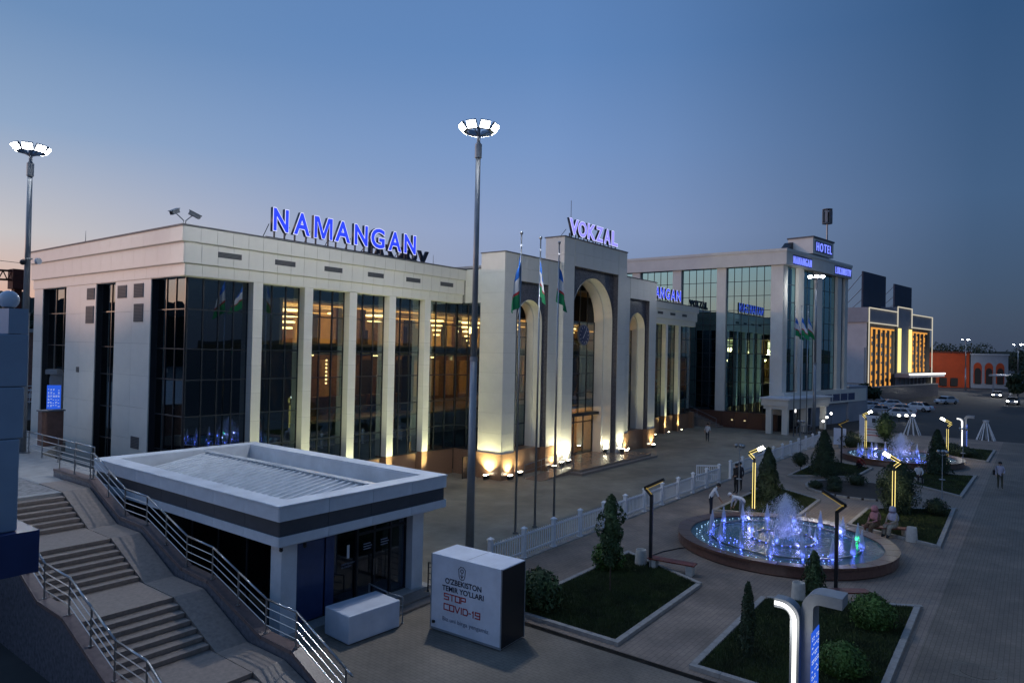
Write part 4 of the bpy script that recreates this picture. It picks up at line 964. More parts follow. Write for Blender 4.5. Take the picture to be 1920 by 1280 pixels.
def tri_mesh(name, V, m):
    me = bpy.data.meshes.new(name); n = len(V); me.vertices.add(n); me.vertices.foreach_set('co', V.astype(np.float32).ravel()); me.loops.add(n); me.loops.foreach_set('vertex_index', np.arange(n, dtype=np.int32))
    me.polygons.add(n//3); me.polygons.foreach_set('loop_start', np.arange(0, n, 3, dtype=np.int32)); me.update(calc_edges=True); me.materials.append(M[m]); return me
def quad_mesh(name, V, m):
    me = bpy.data.meshes.new(name); n = len(V); me.vertices.add(n); me.vertices.foreach_set('co', V.astype(np.float32).ravel()); me.loops.add(n); me.loops.foreach_set('vertex_index', np.arange(n, dtype=np.int32))
    me.polygons.add(n//4); me.polygons.foreach_set('loop_start', np.arange(0, n, 4, dtype=np.int32)); me.update(calc_edges=True); me.materials.append(M[m]); return me
mir = lambda P: [(91.6-x, y) for x, y in P][::-1]
L1 = [(16.85,8.98),(23.15,9.1),(24.95,12.92),(16.85,12.95)]; L2 = [(16.85,2.72),(25.8,2.85),(23.2,7.12),(16.85,6.95)]
L3 = [(35.95,9.25),(41.0,9.4),(43.8,13.1),(34.3,13.1)]; L4 = [(34.35,3.12),(43.85,3.3),(40.5,7.05),(35.95,7.08)]
for P, dn in ((L1, 1500), (L2, 1500), (L3, 900), (L4, 900), (mir(L3), 500), (mir(L4), 500), (mir(L1), 350), (mir(L2), 350)):
    kerb_ring(P); q = inset(P, .17); struct('lawn', MB().prism(q, -.1, .06), 'turf'); sow(inset(P, .2), dn)
tag(link('grass', tri_mesh('grass', np.concatenate(grass_v), 'grass_blade')), 'short dark green grass of the garden lawns', 'grass', kind='stuff')
ring = lambda c, r, n=28, e=1.: [(c[0]+r*math.cos(2*math.pi*i/n), c[1]+e*r*math.sin(2*math.pi*i/n)) for i in range(n)]
OV = ring((45.9, 8.3), 3.1, 26); kerb_ring(OV, .12, .16, .8); struct('flower_bed', MB().prism(ring((45.9,8.3), 2.93, 26), -.1, .09), 'soil')

# foliage ------------------------------------------------------------
def leaf_quads(P, Nn, size, rnd):
    """P: points, Nn: outward normals; one small tilted leaf quad each"""
    n = len(P); t = rnd.normal(0, 1, (n, 3)); nn = Nn + rnd.normal(0, .55, (n, 3)); nn /= np.linalg.norm(nn, axis=1)[:, None]
    a = np.cross(nn, t); a /= np.linalg.norm(a, axis=1)[:, None]; b = np.cross(nn, a); s = size*rnd.uniform(.6, 1.35, n)[:, None]
    V = np.stack([P-a*s*.45-b*s*.2, P+a*s*.05-b*s, P+a*s*.45+b*s*.1, P-a*s*.05+b*s], 1); return V.reshape(-1, 3)
def plant(name, label, x, y, shape, h, r, n, size, m, z0=.05, cat='shrub', trunk=0, seed=0, group=None, lean=0., lump=.16):
    rnd = np.random.default_rng(seed+int(x*10)); o = thing(name, label, cat, (x, y, z0), group=group)
    u = rnd.uniform(0, 1, n); a = rnd.uniform(0, 2*np.pi, n); hc = h-trunk
    k1, k2, p1, p2 = rnd.uniform(3, 6), rnd.uniform(5, 9), rnd.uniform(0, 6, 1), rnd.uniform(0, 6, 1)
    cl = rnd.normal(0, 1, (26, 3)); cl /= np.linalg.norm(cl, axis=1)[:, None]      # clumps that stand proud of the outline
    wob = 1+lump*np.sin(k1*a+p1+9*u)*.7+lump*np.sin(k2*u*3+p2+3*a)*.6
    depth = np.where(rnd.uniform(0, 1, n) < .72, rnd.uniform(.88, 1.04, n), rnd.uniform(.3, .9, n))
    if shape == 'cone':   rr = r*((1-u)**.82*.92+.05)*np.minimum(1, .55+u*6)
    elif shape == 'column': rr = r*np.sin(np.pi*np.clip(u*.93+.07, 0, 1))**.55
    else: rr = r*np.sqrt(np.clip(1-(2*u-1)**2, 0, 1))
    if shape == 'ball': u = (1-np.cos(np.pi*rnd.uniform(.02, 1, n)))/2; rr = r*np.sqrt(np.clip(1-(2*u-1)**2, 0, 1))
    dirs = np.stack([np.cos(a), np.sin(a), 2*u-1], 1); dirs /= np.linalg.norm(dirs, axis=1)[:, None]
    wob = wob*(1+.13*np.clip((dirs@cl.T).max(1)-.86, 0, 1)/.14-.05)
    rad = rr*wob*depth; P = np.stack([rad*np.cos(a), rad*np.sin(a), trunk+hc*u*(1 if shape != 'ball' else 1)], 1)
    if shape == 'ball': P[:,2] = trunk+hc/2+(hc/2)*(2*u-1)*depth*wob
    nz = .35 if shape != 'ball' else 0; Nn = np.stack([np.cos(a), np.sin(a), np.full(n, nz) if shape != 'ball' else (2*u-1)*1.2], 1)
    V = leaf_quads(P, Nn, size, rnd); me = quad_mesh('crown', V, m); link('crown', me, o)
    # inner mass so the plant is not see-through at its heart
    pr = []
    for k in range(9):
        t = k/8
        q = ((1-t)**.82*.92+.05)*min(1, .55+t*6) if shape == 'cone' else math.sin(math.pi*min(1, t*.93+.07))**.55 if shape == 'column' else math.sqrt(max(0, 1-(2*t-1)**2))
        pr.append((max(.01, .70*r*q), trunk+.02+(hc-.04)*t*.97))
    MB().lathe(pr, 14).build('inner_twigs', m, o, local=True, smooth=True)
    MB().cyl((0,0,-.05), (0,0,trunk+hc*.4), .05*max(.5, r), .02, n=7).build('trunk', 'bark', o, local=True)
    return o
plant('yew_cone', 'dark clipped yew cone behind the yellow lamp beyond the large fountain', 38.82, 11.62, 'cone', 2.9, .85, 5200, .075, 'foliage_dark', cat='yew', group='clipped yew cones')
plant('yew_cone', 'broad dark yew cone on the lawn before the far fountain', 49.61, 11.21, 'cone', 3.05, 1.15, 5200, .06, 'foliage_dark', cat='yew', seed=3, group='clipped yew cones')
plant('yew_cone', 'dark yew cone standing right of the far fountain', 56.0, 5.35, 'cone', 3.1, 1.0, 4200, .07, 'foliage_dark', cat='yew', seed=5, group='clipped yew cones')
plant('yew_cone', 'dark rounded yew behind the yellow lamp near the two seated women', 40.3, 5.55, 'column', 2.7, .95, 4800, .055, 'foliage_dark', cat='yew', seed=6, group='clipped yew cones')
plant('clipped_ball', 'dark clipped ball shrub tucked behind the printed white box', 17.55, 12.1, 'ball', 1.15, .62, 3600, .07, 'foliage', cat='shrub', seed=8, group='clipped ball shrubs')
plant('clipped_ball', 'clipped ball shrub at the lawn corner beside the slender juniper', 22.4, 12.4, 'ball', .95, .52, 3200, .065, 'foliage_bright', seed=9, group='clipped ball shrubs')
plant('clipped_ball', 'big bright green ball shrub at the lawn corner beside the bench', 22.75, 3.75, 'ball', .92, .55, 6500, .042, 'foliage_bright', seed=10, group='clipped ball shrubs')
plant('clipped_ball', 'bright green ball shrub at the bottom edge behind the sign pylon', 18.8, 3.75, 'ball', .80, .50, 6500, .04, 'foliage_bright', seed=12, group='clipped ball shrubs')
plant('clipped_ball', 'dark low ball shrub near the lawn corner behind the concrete bin', 41.1, 3.95, 'ball', .85, .55, 1800, .05, 'foliage_dark', seed=13, group='clipped ball shrubs')
plant('slender_juniper', 'tall slender juniper rising from the lawn near the fence', 20.4, 11.2, 'column', 3.2, .33, 2300, .075, 'foliage', trunk=.9, cat='tree', seed=14, lump=.5)
plant('slender_juniper', 'thin dark columnar cypress on the lawn beside the middle walk', 18.3, 5.95, 'column', 2.0, .17, 2000, .045, 'foliage_dark', cat='tree', seed=15)
plant('thuja_bush', 'small pointed thuja before the large fountain', 24.3, 5.75, 'cone', 1.55, .46, 2600, .05, 'foliage', cat='tree', seed=16, lump=.3)
plant('ball_tree', 'small round-headed tree on a thin stem by the kerb', 49.5, 12.7, 'ball', 1.35, .5, 1800, .05, 'foliage_dark', trunk=.55, cat='tree', seed=17)
plant('ball_tree', 'young leafy tree before the white notice board', 69.2, 10.6, 'ball', 2.9, .75, 2200, .09, 'foliage', trunk=.8, cat='tree', seed=18, lump=.3)
plant('low_hedge', 'low clipped hedge on the lawn under the white hook lamp', 67.5, 4.6, 'ball', .8, .9, 1500, .08, 'foliage_dark', cat='hedge', seed=19)
plant('low_hedge', 'low clipped hedge behind the far lawn kerb', 69.0, 5.6, 'ball', .85, .8, 1400, .08, 'foliage_dark', cat='hedge', seed=20)
plant('low_hedge', 'dark bush beside the far fountain rim near the notice board', 66.6, 12.8, 'ball', 1.3, 1.0, 1600, .08, 'foliage_dark', cat='shrub', seed=21)
for i, (x, y, r_, h_) in enumerate(((47.4, 8.8, .62, .6), (44.2, 9.4, .42, .4), (44.4, 10.5, .38, .35), (46.4, 9.9, .45, .45), (48.1, 7.4, .4, .4), (45.7, 6.6, .35, .3))):
    plant('bed_shrub', 'dark low shrub in the round flower bed, %s' % ['largest, at the centre', 'one at the rim towards the large fountain', 'one at the fence side', 'one behind the middle', 'one at the far side', 'smallest, at the promenade side'][i], x, y, 'ball', h_+.1, r_, 900, .06, 'foliage_dark', cat='shrub', seed=40+i, group='shrubs in the round bed')

# fountains ----------------------------------------------------------
def watermat():
    m = bpy.data.materials.new('water'); m.use_nodes = True; t = m.node_tree; p = t.nodes['Principled BSDF']; p.inputs['Base Color'].default_value = (.045, .13, .16, 1); p.inputs['Roughness'].default_value = .06
    p.inputs['Transmission Weight'].default_value = 0; g = t.nodes.new('ShaderNodeTexCoord'); n = t.nodes.new('ShaderNodeTexNoise'); n.inputs['Scale'].default_value = 7; n.inputs['Detail'].default_value = 5
    t.links.new(g.outputs['Object'], n.inputs[0]); b = t.nodes.new('ShaderNodeBump'); b.inputs['Strength'].default_value = .9; b.inputs['Distance'].default_value = .04; t.links.new(n.outputs['Fac'], b.inputs['Height']); t.links.new(b.outputs[0], p.inputs['Normal']); M['water'] = m
    m = bpy.data.materials.new('jet'); m.use_nodes = True; t = m.node_tree; t.nodes.remove(t.nodes['Principled BSDF'])
    tr = t.nodes.new('ShaderNodeBsdfTransparent'); tl = t.nodes.new('ShaderNodeBsdfTranslucent'); tl.inputs[0].default_value = (.9, .93, 1, 1); df = t.nodes.new('ShaderNodeBsdfDiffuse'); df.inputs[0].default_value = (.85, .9, 1, 1)
    m1 = t.nodes.new('ShaderNodeMixShader'); m1.inputs[0].default_value = .45; t.links.new(tl.outputs[0], m1.inputs[1]); t.links.new(df.outputs[0], m1.inputs[2]); m2 = t.nodes.new('ShaderNodeMixShader'); m2.inputs[0].default_value = .5
    t.links.new(tr.outputs[0], m2.inputs[1]); t.links.new(m1.outputs[0], m2.inputs[2]); t.links.new(m2.outputs[0], t.nodes['Material Output'].inputs[0]); M['jet'] = m
watermat()
def jet_mesh(h, r, n, seed, fall=.35):
    """bundle of thin streaks: rising core and falling drops"""
    rd = np.random.default_rng(seed); T = []
    for i in range(n):
        a = rd.uniform(0, 6.283); k = rd.uniform(0, 1)
        z0 = rd.uniform(0, h*.8)*(1-.4*k); ln = h*rd.uniform(.10, .32); rr = lambda z: r*(.10+.9*(z/h)**1.5*0 + (.25+.75*k)*(1-z/h)*.9)
        w_ = rd.uniform(.008, .020); p0 = np.array([rr(z0)*math.cos(a), rr(z0)*math.sin(a), z0]); z1 = min(h*(1-.12*k), z0+ln); p1 = np.array([rr(z1)*math.cos(a), rr(z1)*math.sin(a), z1])
        b = rd.uniform(0, 6.283); d = np.array([math.cos(b), math.sin(b), 0])*w_; e = np.array([-math.sin(b), math.cos(b), 0])*w_
        mid = (p0+p1)/2
        for q in (d, e): T += [p0, mid+q, mid-q, p1, mid-q, mid+q]
    me = tri_mesh('jet', np.array(T), 'jet'); return me
def plume_mesh(h, spread, n, seed):
    """fan of parabolic sprays: streaks and drops"""
    rd = np.random.default_rng(seed); T = []
    for i in range(n):
        a = rd.uniform(0, 6.283); s_ = abs(rd.normal(0, .55)); hh = h*rd.uniform(.72, 1.03)*(1-.18*min(1.5, s_)); t = rd.uniform(0, 1)**.8*2
        def P(t): return np.array([spread*s_*t*.5*math.cos(a), spread*s_*t*.5*math.sin(a), hh*(2*t-t*t)])
        p0, p1 = P(t), P(min(2, t+rd.uniform(.03, .10))); w_ = rd.uniform(.005, .015); b = rd.uniform(0, 6.283); q = np.array([math.cos(b), math.sin(b), .2])*w_; m_ = (p0+p1)/2
        T += [p0, m_+q, m_-q, p1, m_-q, m_+q]
    return tri_mesh('spray', np.array(T), 'jet')
JM = [jet_mesh(.85, .135, 300, k) for k in range(3)]; JS = [jet_mesh(.62, .07, 110, 10+k) for k in range(2)]; PLM = plume_mesh(1.85, 1.15, 11000, 4); DOME = plume_mesh(.8, .55, 800, 9)
BLUE = bpy.data.lights.new('jet_lamp', 'POINT'); BLUE.energy = 3.2; BLUE.color = (.10, .16, 1.); BLUE.shadow_soft_size = .03
LILA = bpy.data.lights.new('plume_lamp', 'POINT'); LILA.energy = 11; LILA.color = (.30, .33, 1.); LILA.shadow_soft_size = .05
GREEN = bpy.data.lights.new('green_lamp', 'POINT'); GREEN.energy = 4; GREEN.color = (.02, 1., .25); GREEN.shadow_soft_size = .03
def fountain(cx, cy, label, green):
    o = thing('fountain', label, 'fountain', (cx, cy, 0), group='round fountains on the garden axis')
    MB().lathe([(4.22, 0), (4.26, .05), (4.20, .36), (4.05, .38)], 64).build('basin_wall', 'granite_red', o, local=True, smooth=False)
    MB().lathe([(3.78, .40), (3.77, .30), (3.77, .05)], 64).build('basin_lining', 'tile_mosaic', o, local=True)
    for k in range(28):
        a0, a1 = 2*math.pi*k/28+.003, 2*math.pi*(k+1)/28-.003; b = MB(); am = (a0+a1)/2; V = []
        for r_, z in ((3.76, .37), (3.76, .42), (4.30, .46), (4.30, .37)):
            for a in (a0, am, a1): V.append((r_*math.cos(a), r_*math.sin(a), z))
        F = []
        for i in range(3):
            for j in range(2): F.append((i*3+j, i*3+j+1, (i+1)*3+j+1, (i+1)*3+j))
        F += [(9,10,1,0),(10,11,2,1),(0,3,6,9),(11,8,5,2)]
        b.add(V, F); b.build('coping_stone', 'granite_red', o, local=True)
    MB().lathe([(.001, .345), (1.2, .345), (2.4, .345), (3.775, .345)], 48).build('water', 'water', o, local=True, smooth=True)
    for rr in (1.25, 2.95): MB().lathe([(rr-.03,.36),(rr+.03,.36),(rr+.03,.42),(rr-.03,.42),(rr-.03,.36)], 48).build('spray_ring', 'steel', o, local=True)
    leds = MB()
    for k in range(46): a = 2*math.pi*(k+RNG.uniform(-.25,.25))/72; r_ = 3.46+RNG.uniform(-.10,.10); leds.ball((r_*math.cos(a), r_*math.sin(a), .37), .020, 6, 4)
    tag(leds.build('light_beads', 'led_cyan', o, local=True), kind='stuff')
    lb = MB()
    for k in range(26): a = 2*math.pi*k/26; lb.ball((1.32*math.cos(a), 1.32*math.sin(a), .40), .02, 6, 4)
    for k in range(2):
        for i in range(12): a = 2*math.pi*i/12; lb.ball((-1.9+.4*math.cos(a), (1.7 if k else -1.9)+.4*math.sin(a), .38), .018, 6, 4)
    tag(lb.build('light_beads', 'led_blue', o, local=True), kind='stuff')
    def L(data, x, y, z): l = bpy.data.objects.new('jet_light', data); C.objects.link(l); l.parent = o; l.location = (x, y, z)
    for k in range(16):
        a = 2*math.pi*(k+.3)/16; x, y = 2.95*math.cos(a), 2.95*math.sin(a)
        j = link('jet', JM[k % 3], o, (x, y, .36), k*1.3); g = green and k == 13
        MB().lathe([(.001, .0), (.045, .0), (.045, .03), (.001, .03)], 10).build('jet_lens', 'led_green' if g else 'led_blue', j, local=True)
        L(GREEN if g else BLUE, x*.985, y*.985, .52)
    for k in range(8):
        a = 2*math.pi*(k+.1)/8; x, y = 1.25*math.cos(a), 1.25*math.sin(a); link('jet', JS[k % 2], o, (x, y, .40), k); 
        if k % 2 == 0: L(BLUE, x, y, .55)
    link('plume', PLM, o, (.3, 0, .38)); L(LILA, .3, 0, .75); L(LILA, -.4, .35, .6); L(LILA, .35, -.5, .7)
    for (x, y) in ((1.7, 2.0), (1.9, -1.8)): link('spray_dome', DOME, o, (x, y, .4)); L(LILA, x, y, .6)
    return o
fountain(30.05, 8.35, 'large round fountain with red granite rim and blue-lit jets', True)
fountain(61.5, 8.35, 'far round fountain with blue-lit jets behind the flower bed', False)

# garden lamps -------------------------------------------------------
def zig_lamp(x, y, s_, label, lit=True):
    """post with a kinked arm; s_ = direction (in y) in which the head leans"""
    o = thing('garden_lamp', label, 'lamp', (x, y, 0), group='kinked garden lamps')
    P = [(0, 0, .02), (0, 0, 2.72), (0, -.27*s_, 2.98), (0, .46*s_, 3.38)]
    b = MB()
    for p, q in zip(P[:-1], P[1:]):
        p, q = Vector(p), Vector(q); d = (q-p); rot = d.to_track_quat('Z', 'X'); L_ = d.length
        b.obox((p+q)/2, (.04, .055, L_/2+.02), Matrix(((1,0,0),(0,1,0),(0,0,1))) if abs(d.y) < 1e-6 else Matrix.Rotation(-math.atan2(d.y, d.z), 3, 'X'))
    b.build('post', 'black_metal', o, local=True)
    MB().box(-.12, .12, -.12, .12, 0, .02).build('base_plate', 'black_metal', o, local=True)
    if lit: ss = ((-1, -.058), (1, .058))
    else: ss = ((1, .058*s_),)
    for _, off in ss:
        st = MB()
        for i, (p, q) in enumerate(zip(P[:-1], P[1:])):
            if not lit and i == 0: continue
            p, q = Vector(p), Vector(q); d = (q-p).normalized(); n = Vector((0, d.z, -d.y)); c = (p+q)/2+n*off+Vector((-.03, 0, 0)); L_ = (q-p).length/2-.03
            st.obox(c, (.024 if lit else .016, .012, L_ if i else L_-.15), Matrix.Rotation(-math.atan2(d.y, d.z), 3, 'X'))
        st.build('light_strip', 'led_yellow' if lit else 'led_amber', o, local=True)
    if lit:
        p, q = Vector(P[2]), Vector(P[3]); d = (q-p).normalized(); n = Vector((0, -d.z, d.y))*(1 if s_ > 0 else -1); n = n if n.z < 0 else -n
        MB().obox(q-d*.16+n*.085, (.055, .012, .17), Matrix.Rotation(-math.atan2(d.y, d.z), 3, 'X')).build('lamp_head', 'led_head', o, local=True)
        MB().obox(q-d*.16+Vector((-.056,0,0)), (.008, .07, .16), Matrix.Rotation(-math.atan2(d.y, d.z), 3, 'X')).build('lamp_glow_panel', 'led_head', o, local=True)
        hp = Vector((x, y, 0))+q-d*.16+n*.2; lamp(o, 'SPOT', hp, 170, (1, .84, .58), hp+Vector((0, .25*s_, -1)), 150, .8, .08)
    return o
zig_lamp(35.67, 11.39, -1, 'kinked garden lamp with yellow light strips before the yew behind the large fountain')
zig_lamp(38.14, 5.43, 1, 'kinked garden lamp with yellow light strips beside the two seated women')
zig_lamp(67.05, 11.78, -1, 'kinked yellow garden lamp before the white notice board')
zig_lamp(64.37, 5.47, 1, 'kinked yellow garden lamp beside the far yew and white hook lamp')
zig_lamp(23.6, 11.29, -1, 'black kinked garden lamp beside the bench near the fence', False)
zig_lamp(25.6, 5.35, 1, 'black kinked garden lamp standing in front of the large fountain', False)
zig_lamp(56.2, 11.5, -1, 'black kinked garden lamp behind the broad yew cone', False)
def globe_lamp(x, y, h, label, z0=0):
    o = thing('globe_post_lamp', label, 'lamp', (x, y, z0), group='globe lamps on thin posts')
    MB().cyl((0,0,0), (0,0,h-.1), .03, .022, n=8).build('post', 'steel_painted', o, local=True); MB().tube([(0,-.2,h-.12),(0,0,h-.2),(0,.2,h-.12)], .014, 6).build('arm', 'steel_painted', o, local=True)
    for yy, xx in ((-.2, 0), (.2, 0), (0, .16)): MB().ball((xx, yy, h), .11, 14, 10).build('globe', 'steel', o, local=True, smooth=True)
    MB().cyl((0,0,0),(0,0,.03),.09,n=10).build('foot', 'steel_painted', o, local=True); MB().cyl((0,0,1.1),(0,0,1.13),.16,n=12).build('collar_disc', 'steel_painted', o, local=True)
globe_lamp(38.38, 13.09, 2.95, 'thin post with mirrored globes beside the dark-clothed man'); globe_lamp(46.66, 4.2, 2.7, 'thin post with mirrored globes beside the yew on the promenade side'); globe_lamp(61.0, 4.2, 2.9, 'thin post with mirrored globes near the white hook lamp'); globe_lamp(56.9, 14.6, 2.9, 'thin post with mirrored globes along the fence by the hotel')

def hook_pylon(x, y, z0, label, H=3.05, rz=0, pz=.5):
    """two back-to-back curved hooks: white light strip on the front one, blue sign panel on the side"""
    o = thing('hook_pylon_lamp', label, 'lamp pylon', (x, y, z0), rz, group='hook-shaped lamp pylons')
    def hook(s_, top, arm, w_, inn=0.):
        R_ = .34; pts = []; cx_, cz_ = s_*R_, top-R_    # curve centre lies on the arm side
        outer, inner_ = [], []
        for i in range(9):
            a = math.pi-(math.pi/2)*i/8
            outer.append((cx_*1+s_*-0 + s_*(R_*math.cos(a)), cz_+R_*math.sin(a))); 
            ri = max(.02, R_-w_); inner_.append((cx_ + s_*(ri*math.cos(a)), cz_+ri*math.sin(a)))
        outer = [(0, 0)]+[(p, q) for p, q in outer]+[(s_*(R_+arm), top)]; inner_ = [(s_*w_, 0)]+inner_+[(s_*(R_+arm), top-w_)]
        return outer, inner_
    def solid(out, inn, x0, x1, name, m):
        b = MB(); n = len(out)
        V = [(x0,p,q) for p,q in out]+[(x0,p,q) for p,q in inn]+[(x1,p,q) for p,q in out]+[(x1,p,q) for p,q in inn]; F = []
        for i in range(n-1): F += [(i,i+1,n+i+1,n+i), (2*n+i,3*n+i,3*n+i+1,2*n+i+1), (i,2*n+i,2*n+i+1,i+1), (n+i,n+i+1,3*n+i+1,3*n+i)]
        F += [(n-1, 2*n-1, 4*n-1, 3*n-1), (0, n, 3*n, 2*n)]
        return b.add(V, F).build(name, m, o, local=True)
    a, b = hook(1, H, .16, .18); solid(a, b, -.14, .14, 'front_hook', 'steel_painted')
    a2, b2 = hook(1, H-.05, .10, .08); 
    sa, sb = [(p+.05, q) for p, q in a2], [(p+.05, q) for p, q in b2]
    if z0 == z0: solid([(p, q-.0) for p, q in sa], [(p, q) for p, q in sb], -.152, -.142, 'light_strip', 'led_white')
    a, b = hook(-1, H+.22, .42, .22); solid([(p, q) for p, q in a], [(p, q) for p, q in b], .0, .50, 'rear_hook', 'steel_painted')
    MB().box(-.13, .48, -.232, -.222, pz, H-.55).build('sign_panel', 'screen_blue', o, local=True)
    k = 0
    for zz in np.arange(pz+.12, H-.66, .155):
        pr = MB()
        for r_ in range(2):
            for j in range(5):
                if RNG.uniform() < .75: x0 = -.08+.11*j; pr.box(x0, x0+RNG.uniform(.04,.09), -.238, -.234, zz+.05*r_, zz+.05*r_+.024)
        tag(pr.build('sign_print', 'screen_print', o, local=True), kind='stuff'); k += 1
    MB().box(-.25, .6, -.3, .3, 0, .06).build('base', 'concrete', o, local=True)
    lamp(o, 'POINT', (x-.45, y+.3, z0+H-.5), 18, (1, .97, .92), radius=.2)
hook_pylon(14.75, 3.72, 0, 'hook-shaped pylon with white light strip and blue sign panel at the lower edge')
hook_pylon(70.57, 4.84, 0, 'far hook-shaped pylon with white light strip beyond the lawns')
hook_pylon(13.1, 37.9, 3.1, 'hook-shaped pylon with blue sign behind the stair deck railing', 3.3, R(-42), 1.6)
cb = thing('utility_cabinet', 'grey utility cabinet standing before the small blue sign on the deck', 'cabinet', (12.6, 36.6, 3.1)); MB().box(12.2, 13.1, 36.4, 36.9, 3.1, 4.7).build('body', 'brick_wall', cb, bevel=.02); MB().box(12.15, 13.15, 36.35, 36.95, 4.7, 4.76).build('lid', 'vent_grey', cb)

# benches, bins ------------------------------------------------------
def bench(x, y, rz, label, L_=1.75):
    o = thing('garden_bench', label, 'bench', (x, y, 0), rz, group='stone and wood garden benches')
    for s_ in (-1, 1): MB().box(s_*(L_/2-.2)-.12, s_*(L_/2-.2)+.12, -.2, .2, 0, .38).build('leg', 'bench_stone', o, local=True, bevel=.02)
    for j in range(4): MB().box(-L_/2, L_/2, -.22+.115*j, -.12+.115*j, .382, .425).build('seat_plank', 'bench_wood', o, local=True)
bench(23.85, 10.55, R(97), 'red wooden bench on stone feet beside the black garden lamp'); bench(24.55, 4.95, R(-52), 'red wooden bench on stone feet half hidden by the hook pylon'); bench(35.05, 5.25, R(-62), 'bench on which two women sit by the fountain', 2.0)
def bin_(x, y, label):
    o = thing('concrete_bin', label, 'bin', (x, y, 0), group='round concrete litter bins')
    MB().lathe([(.001,.0),(.24,0),(.20,.56),(.16,.58),(.15,.5),(.001,.5)], 20).build('shell', 'bench_stone', o, local=True, smooth=False); MB().lathe([(.14,.50),(.16,.62),(.19,.62),(.2,.565)], 20).build('rim', 'bench_stone', o, local=True)
bin_(23.75, 11.75, 'pale concrete bin between bench and black lamp'); bin_(23.8, 6.1, 'pale concrete bin before the large fountain by the small thuja'); bin_(34.9, 4.25, 'pale concrete bin beside the seated women')
mh = thing('manhole_cover', 'round grey manhole cover in a square frame on the promenade', 'manhole', (21.5, 1.1, 0)); MB().box(20.95,22.05,.55,1.65,-.05,.006).build('frame', 'pavers', mh); MB().cyl((21.5,1.1,-.02),(21.5,1.1,.014),.42,n=28).build('lid', 'pavers_dark', mh)
hs = thing('garden_hose', 'thin dark hose lying across the paving to the fountain rim', 'hose', (25, 11.5, 0)); MB().tube([(24.6,11.9,.02),(25.2,12.0,.02),(26.0,11.9,.02),(26.9,11.6,.02),(27.2,11.4,.03)], .02, 6).build('tube', 'black_metal', hs)

# white fence --------------------------------------------------------
FN = thing('picket_fence', 'long white picket fence between forecourt and garden', 'fence', (21.6, 15.65, 0))
fx = [19.54]+[21.6+2.06*k for k in range(11)]+[44.2+2.3*k for k in range(11)]
def sharedm(name, mb, m):
    me = mb.mesh(name); me.materials.append(M[m]); return me
PK = sharedm('picket', MB().box(-.018,.018,-.012,.012,.12,.98), 'white_paint'); PO = sharedm('post', MB().box(-.075,.075,-.075,.075,0,1.12).box(-.1,.1,-.1,.1,1.12,1.16).add([(-.1,-.1,1.16),(.1,-.1,1.16),(.1,.1,1.16),(-.1,.1,1.16),(0,0,1.24)], [(0,1,4),(1,2,4),(2,3,4),(3,0,4)]).box(-.11,.11,-.11,.11,0,.05), 'white_paint')
np_ = 0; rest = MB()
for i, x in enumerate(fx):
    link('post', PO, FN, (x-21.6, 0, 0))
    if i+1 < len(fx) and not (42.0 < x < 44.1):
        x1 = fx[i+1]
        for z in (.2, .86): MB().box(x+.075, x1-.075, 15.63, 15.67, z, z+.07).build('rail', 'white_paint', FN)
        n = 14
        for j in range(1, n):
            px = x+(x1-x)*j/n
            if np_ < 260: link('picket', PK, FN, (px-21.6, 0, 0)); np_ += 1
            else: rest.box(px-.018, px+.018, 15.638, 15.662, .12, .98)
if rest.v: tag(rest.build('picket_run', 'white_paint', FN), kind='stuff')
MB().box(19.45, 67.4, 15.52, 15.78, -.1, .03).build('footing', 'kerbstone', FN)
GT = thing('fence_gate', 'white open gate leaf turned inward from the picket fence', 'gate', (42.25, 15.7, 0), R(128))
b = MB(); b.box(0,.06,-.03,.03,.08,1.1); b.box(1.34,1.4,-.03,.03,.08,1.1); b.box(.06,1.34,-.025,.025,1.03,1.1); b.box(.06,1.34,-.025,.025,.5,.56); b.box(.06,1.34,-.025,.025,.1,.16); b.build('frame', 'white_paint', GT, local=True)
for j in range(9): MB().box(.16+.135*j, .185+.135*j, -.01, .01, .16, 1.03).build('bar', 'white_paint', GT, local=True)

# white cone frames, notice board ------------------------------------
for (x, y, lab) in ((83.6, 10.3, 'white cone-shaped slat frame behind the far fountain'), (84.2, 3.9, 'white cone-shaped slat frame alone on the open paving')):
    o = thing('cone_frame', lab, 'cone frame', (x, y, 0), group='white cone frames')
    for k in range(9): a = 2*math.pi*k/9; MB().cyl((.82*math.cos(a), .82*math.sin(a), 0), (.16*math.cos(a), .16*math.sin(a), 1.85), .05, .035, n=5).build('slat', 'white_paint', o, local=True)
    MB().lathe([(.14,1.78),(.22,1.78),(.30,1.98),(.26,1.98),(.14,1.8)], 14).build('top_ring', 'white_paint', o, local=True)
nb = thing('notice_board', 'white notice board with red lines behind the far fountain', 'notice board', (70.3, 11.7, 0))
MB().box(70.25, 70.37, 10.5, 12.9, .35, 2.75).build('board', 'white_box', nb)
for y_ in (10.7, 12.7): MB().box(70.26, 70.36, y_-.05, y_+.05, 0, .35).build('leg', 'steel_painted', nb)
for i in range(4): MB().box(70.243, 70.247, 10.9, 12.5-.2*(i % 2), 1.7-.26*i, 1.77-.26*i).build('print_line', 'print_red' if i % 2 else 'print_faint', nb)
MB().box(70.243, 70.247, 11.55, 11.85, 2.1, 2.5).build('print_crest', 'print_navy', nb)
nb = thing('notice_board', 'small plain white board by the fence beside the portico', 'notice board', (66.2, 13.6, 0)); MB().box(66.15,66.25,13.2,14.2,.3,1.75).build('board', 'white_box', nb); MB().box(66.17,66.23,13.6,13.8,0,.3).build('leg', 'steel_painted', nb)
